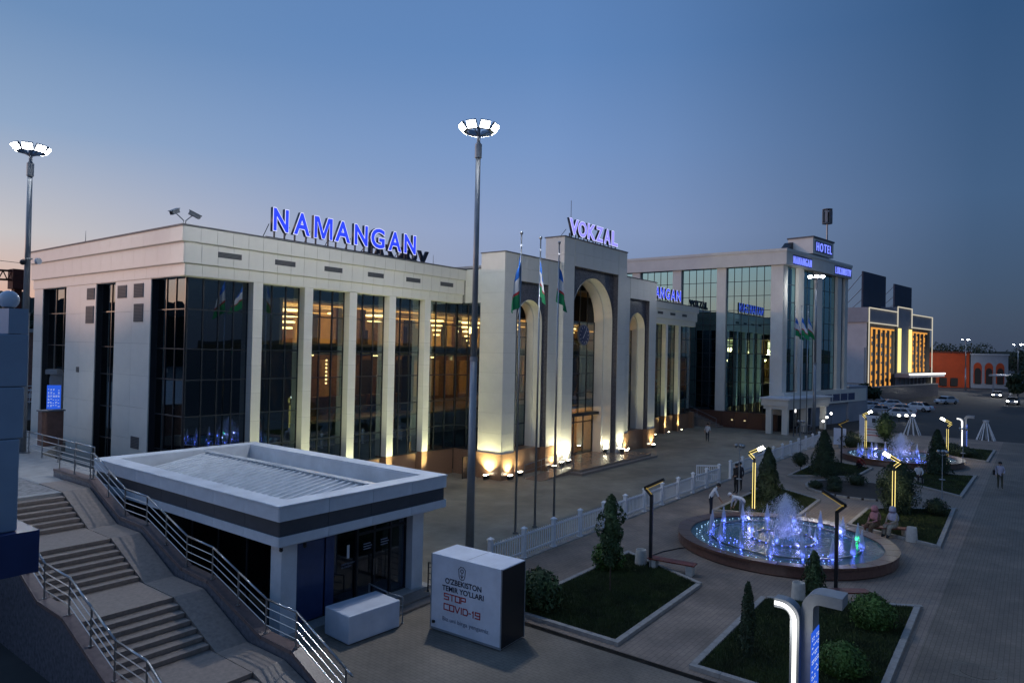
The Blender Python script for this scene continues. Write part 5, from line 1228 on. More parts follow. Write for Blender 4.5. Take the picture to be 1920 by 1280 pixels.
# ================================================================== HOTEL
HT = thing('hotel', 'tall pale hotel with mirrored glass side and blue lettered cornice', 'hotel', (76, 21.5, 0))
HU = Vector((math.cos(R(-9)), math.sin(R(-9)), 0)); HN = Vector((HU.y, -HU.x, 0))   # along the front, outward
def hp(L_, out, z): p = Vector((76, 21.5, 0))+HU*L_+HN*out; return Vector((p.x, p.y, z))
HQ = Matrix.Rotation(R(-9), 3, 'Z')
def hbox(name, L0, L1, o0, o1, z0, z1, m, par=HT):
    c = (hp(L0, o0, z0)+hp(L1, o1, z1))/2; return MB().obox(c, ((L1-L0)/2, abs(o1-o0)/2, (z1-z0)/2), HQ).build(name, m, par)
core = [(76.7, 22.2), tuple(hp(17.4, -.7, 0))[:2], (93.2, 46), (76.7, 46)]
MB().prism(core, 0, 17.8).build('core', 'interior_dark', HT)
rf = [(75.65, 46.4), (75.65, 21.15), tuple(hp(18.1, .35, 0))[:2], (94.2, 46.4)]
MB().prism(rf, 17.8, 19.2).build('cornice', 'cladding', HT); MB().prism([(x*1.0+(-.08 if x < 80 else .08), y+(-.08 if y < 30 else .08)) for x, y in rf], 19.2, 19.5).build('coping', 'cladding', HT)
# left face
for (a, b) in ((21.55, 22.8), (27.75, 28.8), (33.1, 34.15), (38.4, 39.45), (44.4, 46)):
    MB().box(75.95, 76.75, a, b, 1.7, 17.8).build('pillar', 'cladding', HT)
rows = list(np.linspace(1.8, 17.8, 11))
for (a, b, n) in ((22.8, 27.75, 6), (28.8, 33.1, 5), (34.15, 38.4, 5), (39.45, 44.4, 5)):
    g = sub('glass_bay', HT); glazed(g, (76.35, b), (76.35, a), n, rows, 'glass_hotel', fr=.06)
# granite foot with slabs, stairs along it
gf = sub('granite_foot', HT)
for i in range(10): piece('granite_slab', gf, 75.75, 22.6+1.5*i, 0, 1.48, .5, 1.75, 'granite_red', R(90))
# front face
for (a, b) in ((0, 1.0), (3.7, 5.1), (8.6, 10.1), (14.7, 15.9), (17.0, 17.9)):
    hbox('pillar', a, b, -.75, 0, 4.1, 17.8, 'cladding')
for (a, b, n) in ((1.0, 3.7, 2), (5.1, 8.6, 2), (10.1, 14.7, 3), (15.9, 17.0, 1)):
    g = sub('glass_bay', HT); p, q = hp(a, -.4, 0), hp(b, -.4, 0); glazed(g, (p.x, p.y), (q.x, q.y), n, list(np.linspace(4.2, 17.8, 8)), 'glass_hotel', fr=.06)
hbox('base_band', 0, 24, -.8, .25, 2.5, 4.1, 'cladding'); hbox('base_wall', 6, 24, -.8, .0, 0, 2.5, 'far_wall')
for L_ in (8.2, 10.6, 13.0, 15.4, 17.8): hbox('strip_window', L_, L_+2.1, .24, .27, 2.75, 3.6, 'kiosk_blue')
hbox('side_block', 18, 24.5, -8, .2, 0, 4.4, 'far_wall')
hbox('roof_edge', 18.0, 18.1, -.5, .3, 4.4, 4.5, 'cladding')
# HOTEL box on the roof
hbox('sign_box', 6.6, 12.4, -2.6, .3, 19.75, 21.55, 'cladding'); hbox('sign_box_cap', 6.5, 12.5, -2.7, .4, 21.55, 21.72, 'vent_grey'); hbox('sign_stem', 8.4, 10.6, -2.3, -.1, 17.5, 19.75, 'far_wall')
MB().add([tuple(hp(4.4,-3,19.5)), tuple(hp(6.6,-3,19.5)), tuple(hp(6.6,-3,21.2)), tuple(hp(4.4,-2,19.5)), tuple(hp(6.6,-2,19.5)), tuple(hp(6.6,-2,21.2))], [(0,1,2),(3,5,4),(0,2,5,3),(0,3,4,1)]).build('stair_roof', 'frame_dark', HT)
def hsign(txt, L0, L1, z, h, out, m, label):
    t = thing('facade_sign', label, 'sign', tuple(hp(L0, out, z)))
    me = text_mesh(txt, 1., .03, .03); co = np.array([v.co[:] for v in me.vertices]); k = h/.73; kx = (L1-L0)/(co[:,0].max()-co[:,0].min()); pl = wloc(t)
    bpy.data.meshes.remove(me); adv = 0
    x = 0; W_ = []
    for ch in txt:
        me = text_mesh(ch, 1., .03, .012); co = np.array([v.co[:] for v in me.vertices]); W_.append((me, co[:,0].min(), co[:,0].max()))
    tot = sum(b-a for _, a, b in W_)+.24*(len(txt)-1); kx = (L1-L0)/tot
    for me, a, b in W_:
        for v in me.vertices: c = v.co.copy(); v.co = hp(L0+(x+c.x-a)*kx, out+.03+c.z, z+c.y*k)-pl
        me.materials.clear(); me.materials.append(M[m]); me.update(); link('letter', me, t); x += b-a+.24
    hb = MB().obox((hp(L0-.15, out-.02, z-.12)+hp(L1+.15, out+.0, z+h+.12))/2, ((L1-L0)/2+.15, .012, h/2+.12), HQ); hb.build('backing', 'kiosk_blue', t)
hsign('NAMANGAN', 1.4, 6.0, 18.05, .85, .40, 'letter_small', 'blue glowing letters NAMANGAN on the hotel cornice'); hsign('HOTEL', 7.4, 11.7, 20.15, 1.0, .34, 'letter_small', 'blue-white glowing letters HOTEL on the roof box'); hsign('LOKOMOTIV', 12.8, 17.6, 18.05, .85, .40, 'letter_small', 'blue glowing letters LOKOMOTIV on the hotel cornice end')
# antenna mast on the hotel roof
an = thing('antenna_mast', 'thin antenna mast with drum of panels on the hotel roof', 'antenna', tuple(hp(16.2, -2, 19.5))); ap = hp(16.2, -2, 19.5)
MB().cyl(ap, ap+Vector((0,0,6.0)), .14, .09, n=8).build('mast', 'mast_grey', an); MB().cyl(ap, ap+Vector((0,0,.3)), .5, n=10).build('foot', 'vent_grey', an)
for k in range(6):
    a = R(60*k); c = ap+Vector((.5*math.cos(a), .5*math.sin(a), 6.1)); MB().obox(c, (.08, .16, .75), Matrix.Rotation(a, 3, 'Z')).build('antenna_panel', 'steel_painted' if k % 2 else 'vent_grey', an)
MB().cyl(ap+Vector((0,0,5.2)), ap+Vector((0,0,5.3)), .6, n=14).build('ring', 'vent_grey', an); MB().cyl(ap+Vector((0,0,6.95)), ap+Vector((0,0,7.05)), .6, n=14).build('ring', 'vent_grey', an)
# portico
PT_ = thing('hotel_portico', 'pale hotel entrance portico with square columns', 'portico', (77, 20.5, 0))
pp = [(72.6, 22.6), (72.6, 19.9), (83.0, 18.2), (83.0, 20.3), (76, 21.5), (75.6, 22.6)]
MB().prism(pp, 2.9, 3.55).build('roof', 'cladding', PT_); MB().prism([(72.4,22.7),(72.4,19.7),(83.15,17.95),(83.15,20.2),(76,21.4),(75.7,22.7)], 3.55, 3.72).build('roof_cap', 'white_paint', PT_); MB().prism([(72.75,22.4),(72.75,20.0),(82.9,18.35),(82.9,20.2),(76,21.3),(75.6,22.4)], 2.55, 2.9).build('lintel', 'cladding', PT_)
for (x, y) in ((73.1, 21.9), (73.1, 20.3), (77.6, 19.6), (82.3, 18.8)): MB().box(x-.28, x+.28, y-.28, y+.28, 0, 2.56).build('column', 'cladding', PT_); 
g = sub('door_glazing', PT_); glazed(g, (76.2, 21.3), (82.5, 20.2), 6, [.1, 2.5], 'glass_kiosk', fr=.08)
for (x, y, z, lab) in ((76.0, 21.3, 2.2, 'square lit panel inside the portico'), (78.2, 20.9, 2.3, 'second lit panel inside the portico beside the door')):
    o = thing('portico_lamp', lab, 'lamp', (x, y, z)); MB().box(x-.3, x+.1, y-.3, y-.24, z-.35, z+.1).build('panel', 'led_white', o); MB().box(x-.33, x+.13, y-.24, y-.2, z-.38, z+.13).build('housing', 'black_metal', o)
for k, (x, y, z) in enumerate(((79.8, 18.2, 1.0), (80.6, 18.0, 1.4), (81.6, 17.8, 1.75))):
    o = thing('small_bright_lamp', ['lowest of three small white lamps by the portico', 'middle of three small white lamps by the portico', 'highest of three small white lamps by the portico'][k], 'lamp', (x, y, 0), group='small lamps by the portico'); MB().cyl((x,y,0),(x,y,z),.03,n=6).build('post', 'black_metal', o); MB().ball((x,y,z+.08),.11,10,8).build('bulb', 'car_lamp', o)
b_ = thing('barrier_fence', 'low dark barrier rail before the portico', 'barrier', (74, 19.4, 0))
for k in range(8): x = 73.3+.62*k; MB().box(x-.03,x+.03,19.2-.16*.62*k-.03,19.2-.16*.62*k+.03,0,.9).build('post', 'steel_painted', b_)
MB().cyl((73.3,19.2,.88),(77.64,18.5,.88),.03,n=6).build('top_rail', 'steel_painted', b_); MB().cyl((73.3,19.2,.2),(77.64,18.5,.2),.03,n=6).build('bottom_rail', 'steel_painted', b_)
# hotel stairs
hs_ = thing('hotel_steps', 'granite steps rising along the foot of the hotel', 'steps', (74.6, 30, 0))
for k in range(11): MB().box(73.9, 75.45, 27.6+.42*k, 33.2, .155*k, .155*(k+1)).build('step', 'granite_step', hs_)
handrail('thin dark handrail beside the hotel steps', [(73.85,27.8,.1),(73.85,30.0,.95),(73.85,32.2,1.75)], .9, (.45,), .02, m='steel_painted')
for (y, lab) in ((25.2, 'small warm wall lamp at the hotel foot nearer the portico'), (26.6, 'small warm wall lamp at the hotel foot nearer the steps')):
    o = thing('wall_lamp', lab, 'lamp', (75.45, y, .9)); MB().box(75.38,75.49,y-.12,y+.12,.8,.95).build('housing', 'black_metal', o); MB().box(75.36,75.38,y-.1,y+.1,.82,.93).build('lens', 'lit_window', o)

# ================================================================== GOLD-LIT BUILDING behind the hotel
GB = thing('strip_lit_building', 'building outlined in white light strips with glowing golden window bands', 'building', (143.9, 25.4, 0)); G0 = Vector((143.9, 25.4, 0))
def gp(L_, out, z): p = G0+HU*L_+HN*out; return Vector((p.x, p.y, z))
def gbox(name, L0, L1, o0, o1, z0, z1, m, par=GB):
    c = (gp(L0, o0, z0)+gp(L1, o1, z1))/2; return MB().obox(c, ((L1-L0)/2, abs(o1-o0)/2, (z1-z0)/2), HQ).build(name, m, par)
gbox('wall', 0, 39.3, -22, 0, 0, 17.3, 'far_pale'); gbox('front_wall', .4, 38.9, -.02, .15, 0, 15.0, 'gold_wall'); gbox('tower', 15.9, 24.9, -4, .35, 0, 18.6, 'far_wall')
gbox('cornice', -.3, 15.9, -22.2, .3, 14.8, 17.6, 'far_wall'); gbox('cornice', 24.9, 39.6, -22.2, .3, 14.8, 17.6, 'far_wall')
def strip(L0, z0, L1, z1, m, out=.5, th=.11):
    p, q = gp(L0, out, z0), gp(L1, out, z1); MB().cyl(p, q, th, n=6).build('light_strip', m, GB)
for (a, b) in ((-.2, 15.7), (25.1, 39.4)):
    for z in (17.5, 14.7): strip(a, z, b, z, 'led_cream')
for L_ in (-.2, 39.4): strip(L_, 0.5, L_, 17.5, 'led_cream')
strip(15.9, 14.5, 15.9, 18.6, 'led_cream'); strip(24.9, 14.5, 24.9, 18.6, 'led_cream'); strip(15.9, 18.6, 24.9, 18.6, 'led_cream')
for L_ in (16.8, 23.6): strip(L_, 5.2, L_, 14.2, 'led_yellow', .6, .32)
for L_ in (2.0, 4.6, 7.2, 9.8, 12.4, 26.6, 29.2, 31.8, 34.4): 
    z0 = .6 if L_ < 14 else 5.2
    w_ = sub('window_band', GB)
    gbox('window_strip', L_+.55, L_+1.95, .16, .2, z0, 13.6, 'interior_dark', w_)
    gbox('gold_band', L_-.30, L_+.42, .16, .26, z0, 13.8, 'led_gold', w_); gbox('gold_band', L_-.25, L_+2.2, .16, .26, 13.6, 13.9, 'led_gold', w_)
    for k in range(7): zz = z0+.8+k*(13-z0)/7+RNG.uniform(-.3,.3); gbox('dark_pane', L_-.28, L_+.40, .262, .29, zz, zz+RNG.uniform(.3, .9), 'interior_wood', w_)
gbox('canopy', 15.2, 39.6, .2, 3.0, 4.2, 5.0, 'far_pale'); strip(15.2, 4.9, 39.6, 4.9, 'led_white', 3.05, .2)
for L_ in np.arange(18, 34, 2.6): gbox('portal_pier', L_, L_+.9, .1, .6, 0, 4.2, 'far_wall')
gbox('side_window', -.05, .0, -12, -9.5, 10.5, 14.0, 'frame_dark'); gbox('side_wall_panel', -.25, -.05, -21.5, -.3, 3.2, 10.0, 'far_pale')
for i, (L0, L1, z0, z1, lab) in enumerate(((6.0, 19.0, 17.6, 25.2, 'dark rooftop billboard panel nearer the hotel'), (24.5, 36.0, 17.6, 24.2, 'dark rooftop billboard panel at the far end'))):
    o = thing('billboard', lab, 'billboard', tuple(gp(L0, -3, z0)), group='rooftop billboards seen edge-on')
    MB().obox((gp(L0, -3, z0)+gp(L1, -3, z1))/2, ((L1-L0)/2, .15, (z1-z0)/2), HQ).build('panel', 'billboard_blue', o)
    for k in range(4): MB().cyl(gp(L0+.3+k*(L1-L0-.6)/3, -3.2, z1-.6-.9*k), gp(L0+.3+k*(L1-L0-.6)/3, -9, z0), .08, n=5).build('strut', 'steel_painted', o)

# ================================================================== FAR BUILDINGS, ROAD EDGE
OB = thing('orange_building', 'low orange-red building beyond the lit facade', 'building', (236, 20, 0))
MB().prism([(232.9, 25.5), (239.7, 15.2), (262, 22), (256, 36)], 0, 10.0).build('wall', 'orange_wall', OB); MB().prism([(232.5, 25.7), (239.6, 14.8), (262.4, 22), (256, 36.4)], 10.0, 10.5).build('roof_edge', 'rust', OB)
for t in (.15, .4, .65): p = Vector((232.9,25.5,0)).lerp(Vector((239.7,15.2,0)), t); MB().obox(p+Vector((0,0,1.6)), (.3, 1.0, 1.2), Matrix.Rotation(math.atan2(-10.3,6.8)+R(90), 3, 'Z')).build('window', 'interior_dark', OB)
GR = thing('arched_hall', 'grey hall with three red-edged arches next to the orange building', 'building', (242, 11, 0))
MB().prism([(239.9, 14.9), (245.3, 6.2), (266, 13), (262, 21.5)], 0, 9.6).build('wall', 'far_wall', GR)
for k in range(3):
    p = Vector((239.9,14.9,0)).lerp(Vector((245.3,6.2,0)), .18+.3*k); rz = math.atan2(-8.7, 5.4)
    A = [(1.15*math.cos(math.pi*i/10), 5.6+1.4*math.sin(math.pi*i/10)) for i in range(11)]; poly = [(1.15, 1.0)]+A+[(-1.15, 1.0)]
    for sc_, out, m in ((1.0, -.10, 'orange_wall'), (.78, -.2, 'interior_dark')):
        b = MB(); u = Vector((math.cos(rz), math.sin(rz), 0)); n = Vector((u.y, -u.x, 0)); 
        V = [p+u*(q*sc_)+n*(-out)+Vector((0,0,z_*sc_+.4)) for q, z_ in poly]; b.add(V, [tuple(range(len(V)))]); b.build('arch_window', m, GR)
MB().prism([(239.6, 15.0), (245.3, 5.9), (266.4, 12.8), (262.2, 21.8)], 9.6, 10.0).build('roof_edge', 'far_pale', GR)
BM = thing('dark_garden_wall', 'dark low wall and bank below the strip-lit building', 'wall', (140, 22, 0)); MB().prism([(131, 24.6), (178, 17.0), (178, 18.2), (131, 25.8)], 0, 2.6).build('wall', 'granite_dark', BM); MB().prism([(131, 24.5), (178, 16.9), (178, 18.3), (131, 25.9)], 2.6, 2.75).build('coping', 'concrete', BM)
CP = thing('canopy_stop', 'white roadside shelter at the far right', 'shelter', (190, 4, 0)); MB().prism([(186, 8.2), (186, 5.8), (200, 3.5), (200, 5.9)], 4.6, 4.9).build('roof', 'far_pale', CP)
for x, y in ((187, 7.4), (199, 4.6)): MB().box(x-.15,x+.15,y-.15,y+.15,0,4.6).build('post', 'far_wall', CP)
def far_tree(x, y, h, r, label, seed, z0=0, n=1500, m='foliage_dark', size=.45):
    rnd = np.random.default_rng(seed); o = thing('far_tree', label, 'tree', (x, y, z0), group='far trees'); k = 7; cs = np.stack([rnd.normal(0, r*.42, k), rnd.normal(0, r*.42, k), rnd.uniform(h*.42, h*.85, k)], 1)
    i = rnd.integers(0, k, n); v = rnd.normal(0, 1, (n, 3)); v /= np.linalg.norm(v, axis=1)[:, None]; rr = r*.48*rnd.uniform(.55, 1.05, n)[:, None]; P = cs[i]+v*rr*np.array([1, 1, .8]); V = leaf_quads(P, v, size, rnd)
    link('crown', quad_mesh('crown', V, m), o); MB().cyl((0,0,0), (0,0,h*.6), .22, .1, n=7).build('trunk', 'bark', o, local=True)
    b = MB()
    for c in cs[:4]: b.cyl((0,0,h*.35), tuple(c), .09, .03, n=5)
    b.build('limbs', 'bark', o, local=True)
TL = [(262, 40, 12, 7, 'dark tree mass rising behind the orange roof, nearest the lit facade'), (275, 30, 13, 7, 'dark tree behind the middle of the orange roof'), (300, 22, 14, 8, 'dark tree behind the arched hall'), (310, 8, 13, 8, 'dark tree behind the arched hall towards the road'), (250, -1, 9, 6, 'dark tree beside the distant lamp'), (230, -3.2, 9, 5, 'dark tree at the right edge of the road'),
      (214, 27, 6, 5, 'dark bush before the orange wall'), (157, 1.2, 6.5, 2.6, 'dark roadside tree at the right picture edge'), (197, 24, 4, 3, 'low dark bush by the lit canopy'), (340, 60, 15, 9, 'distant tree beyond the strip-lit building'), (133, 24, 3.2, 2.5, 'dark bush under the hotel side block')]
for i, (x, y, h, r_, lab) in enumerate(TL): far_tree(x, y, h, r_, lab, 100+i)
# wooded ridge behind the tracks: closes the horizon on the sunset side
def ridge(name, d0, az0, az1, n, hfun, m, label):
    b = MB(); V = []; 
    for i in range(n+1):
        az = R(az0+(az1-az0)*i/n); h = hfun(az0+(az1-az0)*i/n)
        for dd, hh in ((d0, 0), (d0+6, h*.75), (d0+18, h), (d0+160, h*.8)): V.append((dd*math.cos(az), dd*math.sin(az), hh-.5))
    F = [(i*4+k, (i+1)*4+k, (i+1)*4+k+1, i*4+k+1) for i in range(n) for k in range(3)]
    b.add(V, F); return struct(name, b, m)
hz = [random.uniform(-1, 1) for _ in range(400)]
def hf(az):
    t = az*3; i = int(t); f = t-i; s_ = (hz[i % 400]*(1-f)+hz[(i+1) % 400]*f); t2 = az*.55; j = int(t2); g_ = hz[(j*7) % 400]*(1-t2+j)+hz[(j*7+7) % 400]*(t2-j)
    return 23+1.6*s_+2.0*g_
ridge('hills', 250, 57, 170, 340, hf, 'hill_green', '')
ridge('distant_hills', 900, -60, 57, 160, lambda a: 16+3*math.sin(a*.35)+1.5*math.sin(a*1.3), 'hill_green', '')
for i in range(16):
    az = R(70+1.1*i+random.uniform(-.4, .4)); d = random.uniform(120, 190); h = random.uniform(9, 15)*d/150
    far_tree(d*math.cos(az), d*math.sin(az), h, h*.42, 'dark tree on the slope behind the tracks, %s from the stairs side' % ['first', 'second', 'third', 'fourth', 'fifth', 'sixth', 'seventh', 'eighth', 'ninth', 'tenth', 'eleventh', 'twelfth', 'thirteenth', 'fourteenth', 'fifteenth', 'sixteenth'][15-i], 200+i, 3, 900, 'foliage_dark', .6)
BB = thing('brick_outbuilding', 'low dull brick building behind the upper deck', 'building', (22, 66, 3.1)); MB().box(17.5, 24.5, 64, 72, 3.1, 8.6).build('wall', 'brick_wall', BB); MB().box(17.2, 24.8, 63.7, 72.3, 8.6, 8.9).build('roof', 'roof_grey', BB); MB().box(17.44, 17.5, 65, 66, 4.6, 6.2).build('window', 'interior_dark', BB)
struct('track_bed', MB().prism([(13.6, 50), (60, 50), (60, 240), (13.6, 240)], 2.4, 3.0), 'asphalt')
for i, (yy, lab) in enumerate(((58.0, 'white railing fence beside the tracks, nearer row'), (63.0, 'white railing fence beside the tracks, farther row'))):
    wf = thing('track_fence', lab, 'fence', (15, yy, 3.0), group='white fences beside the tracks')
    for z in (3.5, 4.0, 4.35): MB().box(11, 24, yy-.03, yy+.03, z, z+.07).build('rail', 'white_paint', wf)
    for k in range(14): MB().box(11+k-.05, 11+k+.05, yy-.05, yy+.05, 3.0, 4.55).build('post', 'white_paint', wf)
    b = MB()
    for k in range(70): b.box(11+.185*k, 11.03+.185*k, yy-.015, yy+.015, 3.4, 4.2)
    tag(b.build('bar_run', 'white_paint', wf), kind='stuff')
TC = thing('gantry_crane', 'rusty lattice crane boom at the left edge above the trees', 'crane', (27, 100, 0))
p0, p1 = Vector((24, 101, 15.5)), Vector((31.0, 99.6, 15.9))
for dz in (-.55, .55):
    for dy in (-.4, .4): MB().cyl(p0+Vector((-6,dy,dz-.1)), p1+Vector((0,dy,dz)), .11, n=5).build('chord', 'rust', TC)
b = MB()
for k in range(16):
    a = p0.lerp(p1, k/16); c = p0.lerp(p1, (k+1)/16); s_ = 1 if k % 2 else -1; b.cyl(a+Vector((0,-.4,s_*.55)), c+Vector((0,-.4,-s_*.55)), .07, n=5)
tag(b.build('lattice', 'rust', TC), kind='stuff'); MB().box(29.6, 31.3, 98.8, 100.6, 14.2, 16.6).build('head_block', 'rust', TC); MB().box(29.9, 30.7, 99.2, 100.2, 0, 14.2).build('leg', 'rust', TC)
wr = thing('overhead_wire', 'thin overhead wire running from the left edge behind the roof', 'wire', (10, 60, 13)); P_ = [(8+2.2*k, 60, 13.6+.02*(k-9)**2*.25) for k in range(14)]; MB().tube(P_, .02, 5).build('wire', 'black_metal', wr)

# ================================================================== CARS
def car(x, y, rz, label, m='car_white', lit=None):
    o = thing('parked_car', label, 'car', (x, y, 0), R(rz), group='cars parked by the road'); W_ = .86
    low = [(-2.15,.32),(-2.2,.62),(-2.1,.86),(-1.35,.95),(1.0,.93),(1.95,.80),(2.2,.62),(2.2,.34)]; top = [(-1.55,.93),(-1.0,1.38),(.2,1.43),(.62,1.30),(1.15,.92)]
    b = MB(); n = len(low); V = [(p,-W_,q) for p,q in low]+[(p,W_,q) for p,q in low]; b.add(V, [tuple(range(n)), tuple(range(n,2*n))[::-1]]+[(i,n+i,n+(i+1)%n,(i+1)%n) for i in range(n)]); b.build('body', m, o, local=True, bevel=.05)
    b = MB(); n = len(top); V = [(p,-W_*(.98 if q < 1 else .80),q) for p,q in top]+[(p,W_*(.98 if q < 1 else .80),q) for p,q in top]; b.add(V, [(i,n+i,n+i+1,i+1) for i in (1, 2)]+[(0,1,2,3,4),(n+4,n+3,n+2,n+1,n)]); b.build('cabin', m, o, local=True)
    g = MB(); g.add(V, [(0,n,n+1,1),(3,n+3,n+4,4)]); g.build('windscreen', 'car_glass', o, local=True)
    for s_ in (-1, 1):
        for (a, c, d, e) in ((-1.28,-.42,-.42,-.95), (-.34,.78,.50,-.34)): MB().add([(a,s_*(W_*.985),.97),(c,s_*(W_*.985),.97),(d,s_*(W_*.845),1.34),(e,s_*(W_*.845),1.34)], [(0,1,2,3)]).build('side_window', 'car_glass', o, local=True)
        for xx in (-1.32, 1.35):
            w_ = MB().cyl((xx,s_*.66,.32),(xx,s_*.88,.32),.32,n=18).build('wheel', 'tyre', o, local=True); MB().cyl((xx,s_*.875,.32),(xx,s_*.895,.32),.19,n=14).build('rim', 'steel', w_, local=True)
        MB().box(2.12,2.215,s_*.62-.2,s_*.62+.2,.58,.74).build('headlight', 'car_lamp' if lit == 'front' else 'steel', o, local=True); MB().box(-2.215,-2.12,s_*.66-.17,s_*.66+.17,.66,.82).build('tail_light', 'car_red' if lit == 'rear' else 'flag_red', o, local=True)
    return o
car(105.5, 14.8, 105, 'white sedan parked nearest behind the far fountain'); car(109.5, 17.6, 100, 'silver-white sedan parked just behind the nearest white one', 'car_silver'); car(125.6, 18.6, 112, 'white sedan with glowing red tail lights', lit='rear'); car(122.5, 14.4, 70, 'white hatchback turned away beside the sedan with red lights'); car(147.4, 12.8, 150, 'lone white car standing out on the road'); car(135, 22.6, 100, 'silver car half hidden behind the row', 'car_silver')
car(115.0, 15.8, 100, 'white sedan in the middle of the parked cluster'); car(117.5, 20.2, 108, 'white car at the hotel end of the parked cluster'); car(184, 6.5, 178, 'far car with glowing headlights on the road', 'car_silver', 'front'); car(158, 3.2, 176, 'car with headlights at the right picture edge', 'car_silver', 'front')
for k, (x, y) in enumerate(((98.8, 13.6), (99.6, 12.9), (100.4, 12.2))):
    o = thing('ground_floodlight', 'bright white lamp in a row of three before the parked cars, %s' % ['one towards the hotel', 'middle one', 'one towards the promenade'][k], 'lamp', (x, y, 0), group='bright lamps before the parked cars'); MB().box(x-.04,x+.04,y-.04,y+.04,0,.75).build('post', 'black_metal', o); MB().obox((x-.05,y,.86), (.06,.2,.12), Matrix.Identity(3)).build('housing', 'black_metal', o); MB().obox((x-.115,y,.86), (.006,.17,.1), Matrix.Identity(3)).build('lens', 'car_lamp', o)

# ================================================================== PEOPLE
def person(label, x, y, rz, J, mats, z0=0, hair='hair', scale=1., extra=None, kindhair='hair_cap'):
    """J: joint positions (facing +x); skinned as one continuous body, coloured by limb"""
    o = thing('person', label, 'person', (x, y, z0), R(rz)); o.scale = (scale,)*3
    base = dict(pelvis=(0,0,.95), waist=(0,0,1.08), chest=(.01,0,1.30), neck=(.0,0,1.47), hbase=(.015,0,1.54), head=(.03,0,1.62), crown=(.02,0,1.69),
        sl=(0,.18,1.40), el=(-.02,.24,1.13), wl=(.06,.24,.90), hl=(.09,.235,.83), kl=(.03,.10,.50), al=(0,.10,.09), tl=(.15,.115,.04), pl=(0,.085,.92))
    for k in list(base):
        if len(k) == 2 and k[1] == 'l': v = base[k]; base[k[0]+'r'] = (v[0], -v[1], v[2])
    base.update(J)
    names = list(base); idx = {n: i for i, n in enumerate(names)}
    E = [('pelvis','waist'),('waist','chest'),('chest','neck'),('neck','hbase'),('hbase','head'),('head','crown')]
    for s_ in 'lr': E += [('chest','s'+s_),('s'+s_,'e'+s_),('e'+s_,'w'+s_),('w'+s_,'h'+s_),('pelvis','p'+s_),('p'+s_,'k'+s_),('k'+s_,'a'+s_),('a'+s_,'t'+s_)]
    Rr = dict(pelvis=.135, waist=.125, chest=.15, neck=.062, hbase=.065, head=.098, crown=.078)
    for s_ in 'lr': Rr.update({'s'+s_: .075, 'e'+s_: .048, 'w'+s_: .032, 'h'+s_: .036, 'p'+s_: .105, 'k'+s_: .064, 'a'+s_: .045, 't'+s_: .036})
    if extra: Rr.update(extra)
    me = bpy.data.meshes.new('body'); me.from_pydata([base[n] for n in names], [(idx[a], idx[b]) for a, b in E], []); ob = bpy.data.objects.new('tmp', me); C.objects.link(ob)
    ob.modifiers.new('s', 'SKIN'); ob.modifiers.new('d', 'SUBSURF').levels = 1
    sv = me.skin_vertices[0].data
    for n in names: sv[idx[n]].radius = (Rr[n], Rr[n]*(.82 if n in ('pelvis','waist','chest') else 1))
    sv[idx['pelvis']].use_root = True
    dg = bpy.context.evaluated_depsgraph_get(); dg.update(); bm_ = bpy.data.meshes.new_from_object(ob.evaluated_get(dg)); bpy.data.objects.remove(ob)
    # hands: palm is the skinned end, four fingers and a thumb as short tapered chains
    V = [tuple(v.co) for v in bm_.vertices]; F = [tuple(p.vertices) for p in bm_.polygons]; b = MB(); b.v = V; b.f = F; b.m = [0]*len(F); nb_ = len(F)
    for s_ in 'lr':
        w0, h0 = Vector(base['w'+s_]), Vector(base['h'+s_]); d = (h0-w0).normalized(); sd_ = d.cross(Vector((0,1,0)));
        sd_ = sd_.normalized() if sd_.length > .1 else Vector((1,0,0))
        for k, (o_, l) in enumerate(((-.026,.062),(-.009,.072),(.009,.068),(.026,.055))): p = h0+sd_*o_+d*.02; q = p+d*l*.55; b.cyl(p, q, .0085, .008, n=5); b.cyl(q, q+(d+sd_*.25).normalized()*l*.5, .008, .006, n=5)
        b.cyl(h0-d*.01+sd_*.02, h0+d*.03+sd_*.06, .010, .008, n=5)
    cols = ['top', 'skin', 'bottom', 'shoe', 'sleeve']; seg = []
    for a, c in E:
        k = 'skin' if a in ('neck','hbase','head') or a[0] == 'w' and len(a) == 2 else 'bottom' if (a[0] in 'pk' and len(a) == 2) or c in ('pl','pr') else 'shoe' if a[0] == 'a' and len(a) == 2 else 'sleeve' if a[0] == 'e' and len(a) == 2 else 'top'
        seg.append((np.array(base[a]), np.array(base[c]), cols.index(k)))
    Vn = np.array(b.v); ms = []
    for i, f in enumerate(b.f):
        if i >= nb_: ms.append(1); continue
        c = Vn[list(f)].mean(0); best = None
        for p, q, k in seg:
            d = q-p; t = np.clip(((c-p)@d)/max(1e-9, d@d), 0, 1); ds = np.linalg.norm(c-(p+t*d))-(.03 if k == 0 else 0)
            if best is None or ds < best[0]: best = (ds, k)
        ms.append(best[1])
    b.m = ms
    lst = [mats['top'], 'skin', mats['bottom'], 'shoe', mats.get('sleeve', mats['top'])]
    b.build('body', lst, o, local=True, smooth=True)
    h0 = Vector(base['head']); hd = (Vector(base['crown'])-Vector(base['hbase'])).normalized(); fw = Vector((hd.z, 0, -hd.x)) if True else None
    if fw.length < .1: fw = Vector((1,0,0))
    fw.normalize(); sdv = hd.cross(fw)
    hc = h0+hd*.045
    MB().ball((0,0,0), .118, 14, 8).build(kindhair, hair, o, local=True, smooth=True)
    cap = o.children[-1]; cap.location = hc-fw*.022+hd*.012; cap.rotation_euler = hd.to_track_quat('Z', 'Y').to_euler(); cap.scale = (1., .93, .86)
    nz = MB(); c = h0+fw*.10-hd*.0; nz.cyl(c-fw*.02+hd*.03, c+fw*.02-hd*.012, .008, .016, n=6); nz.build('nose', 'skin', o, local=True)
    ey = MB()
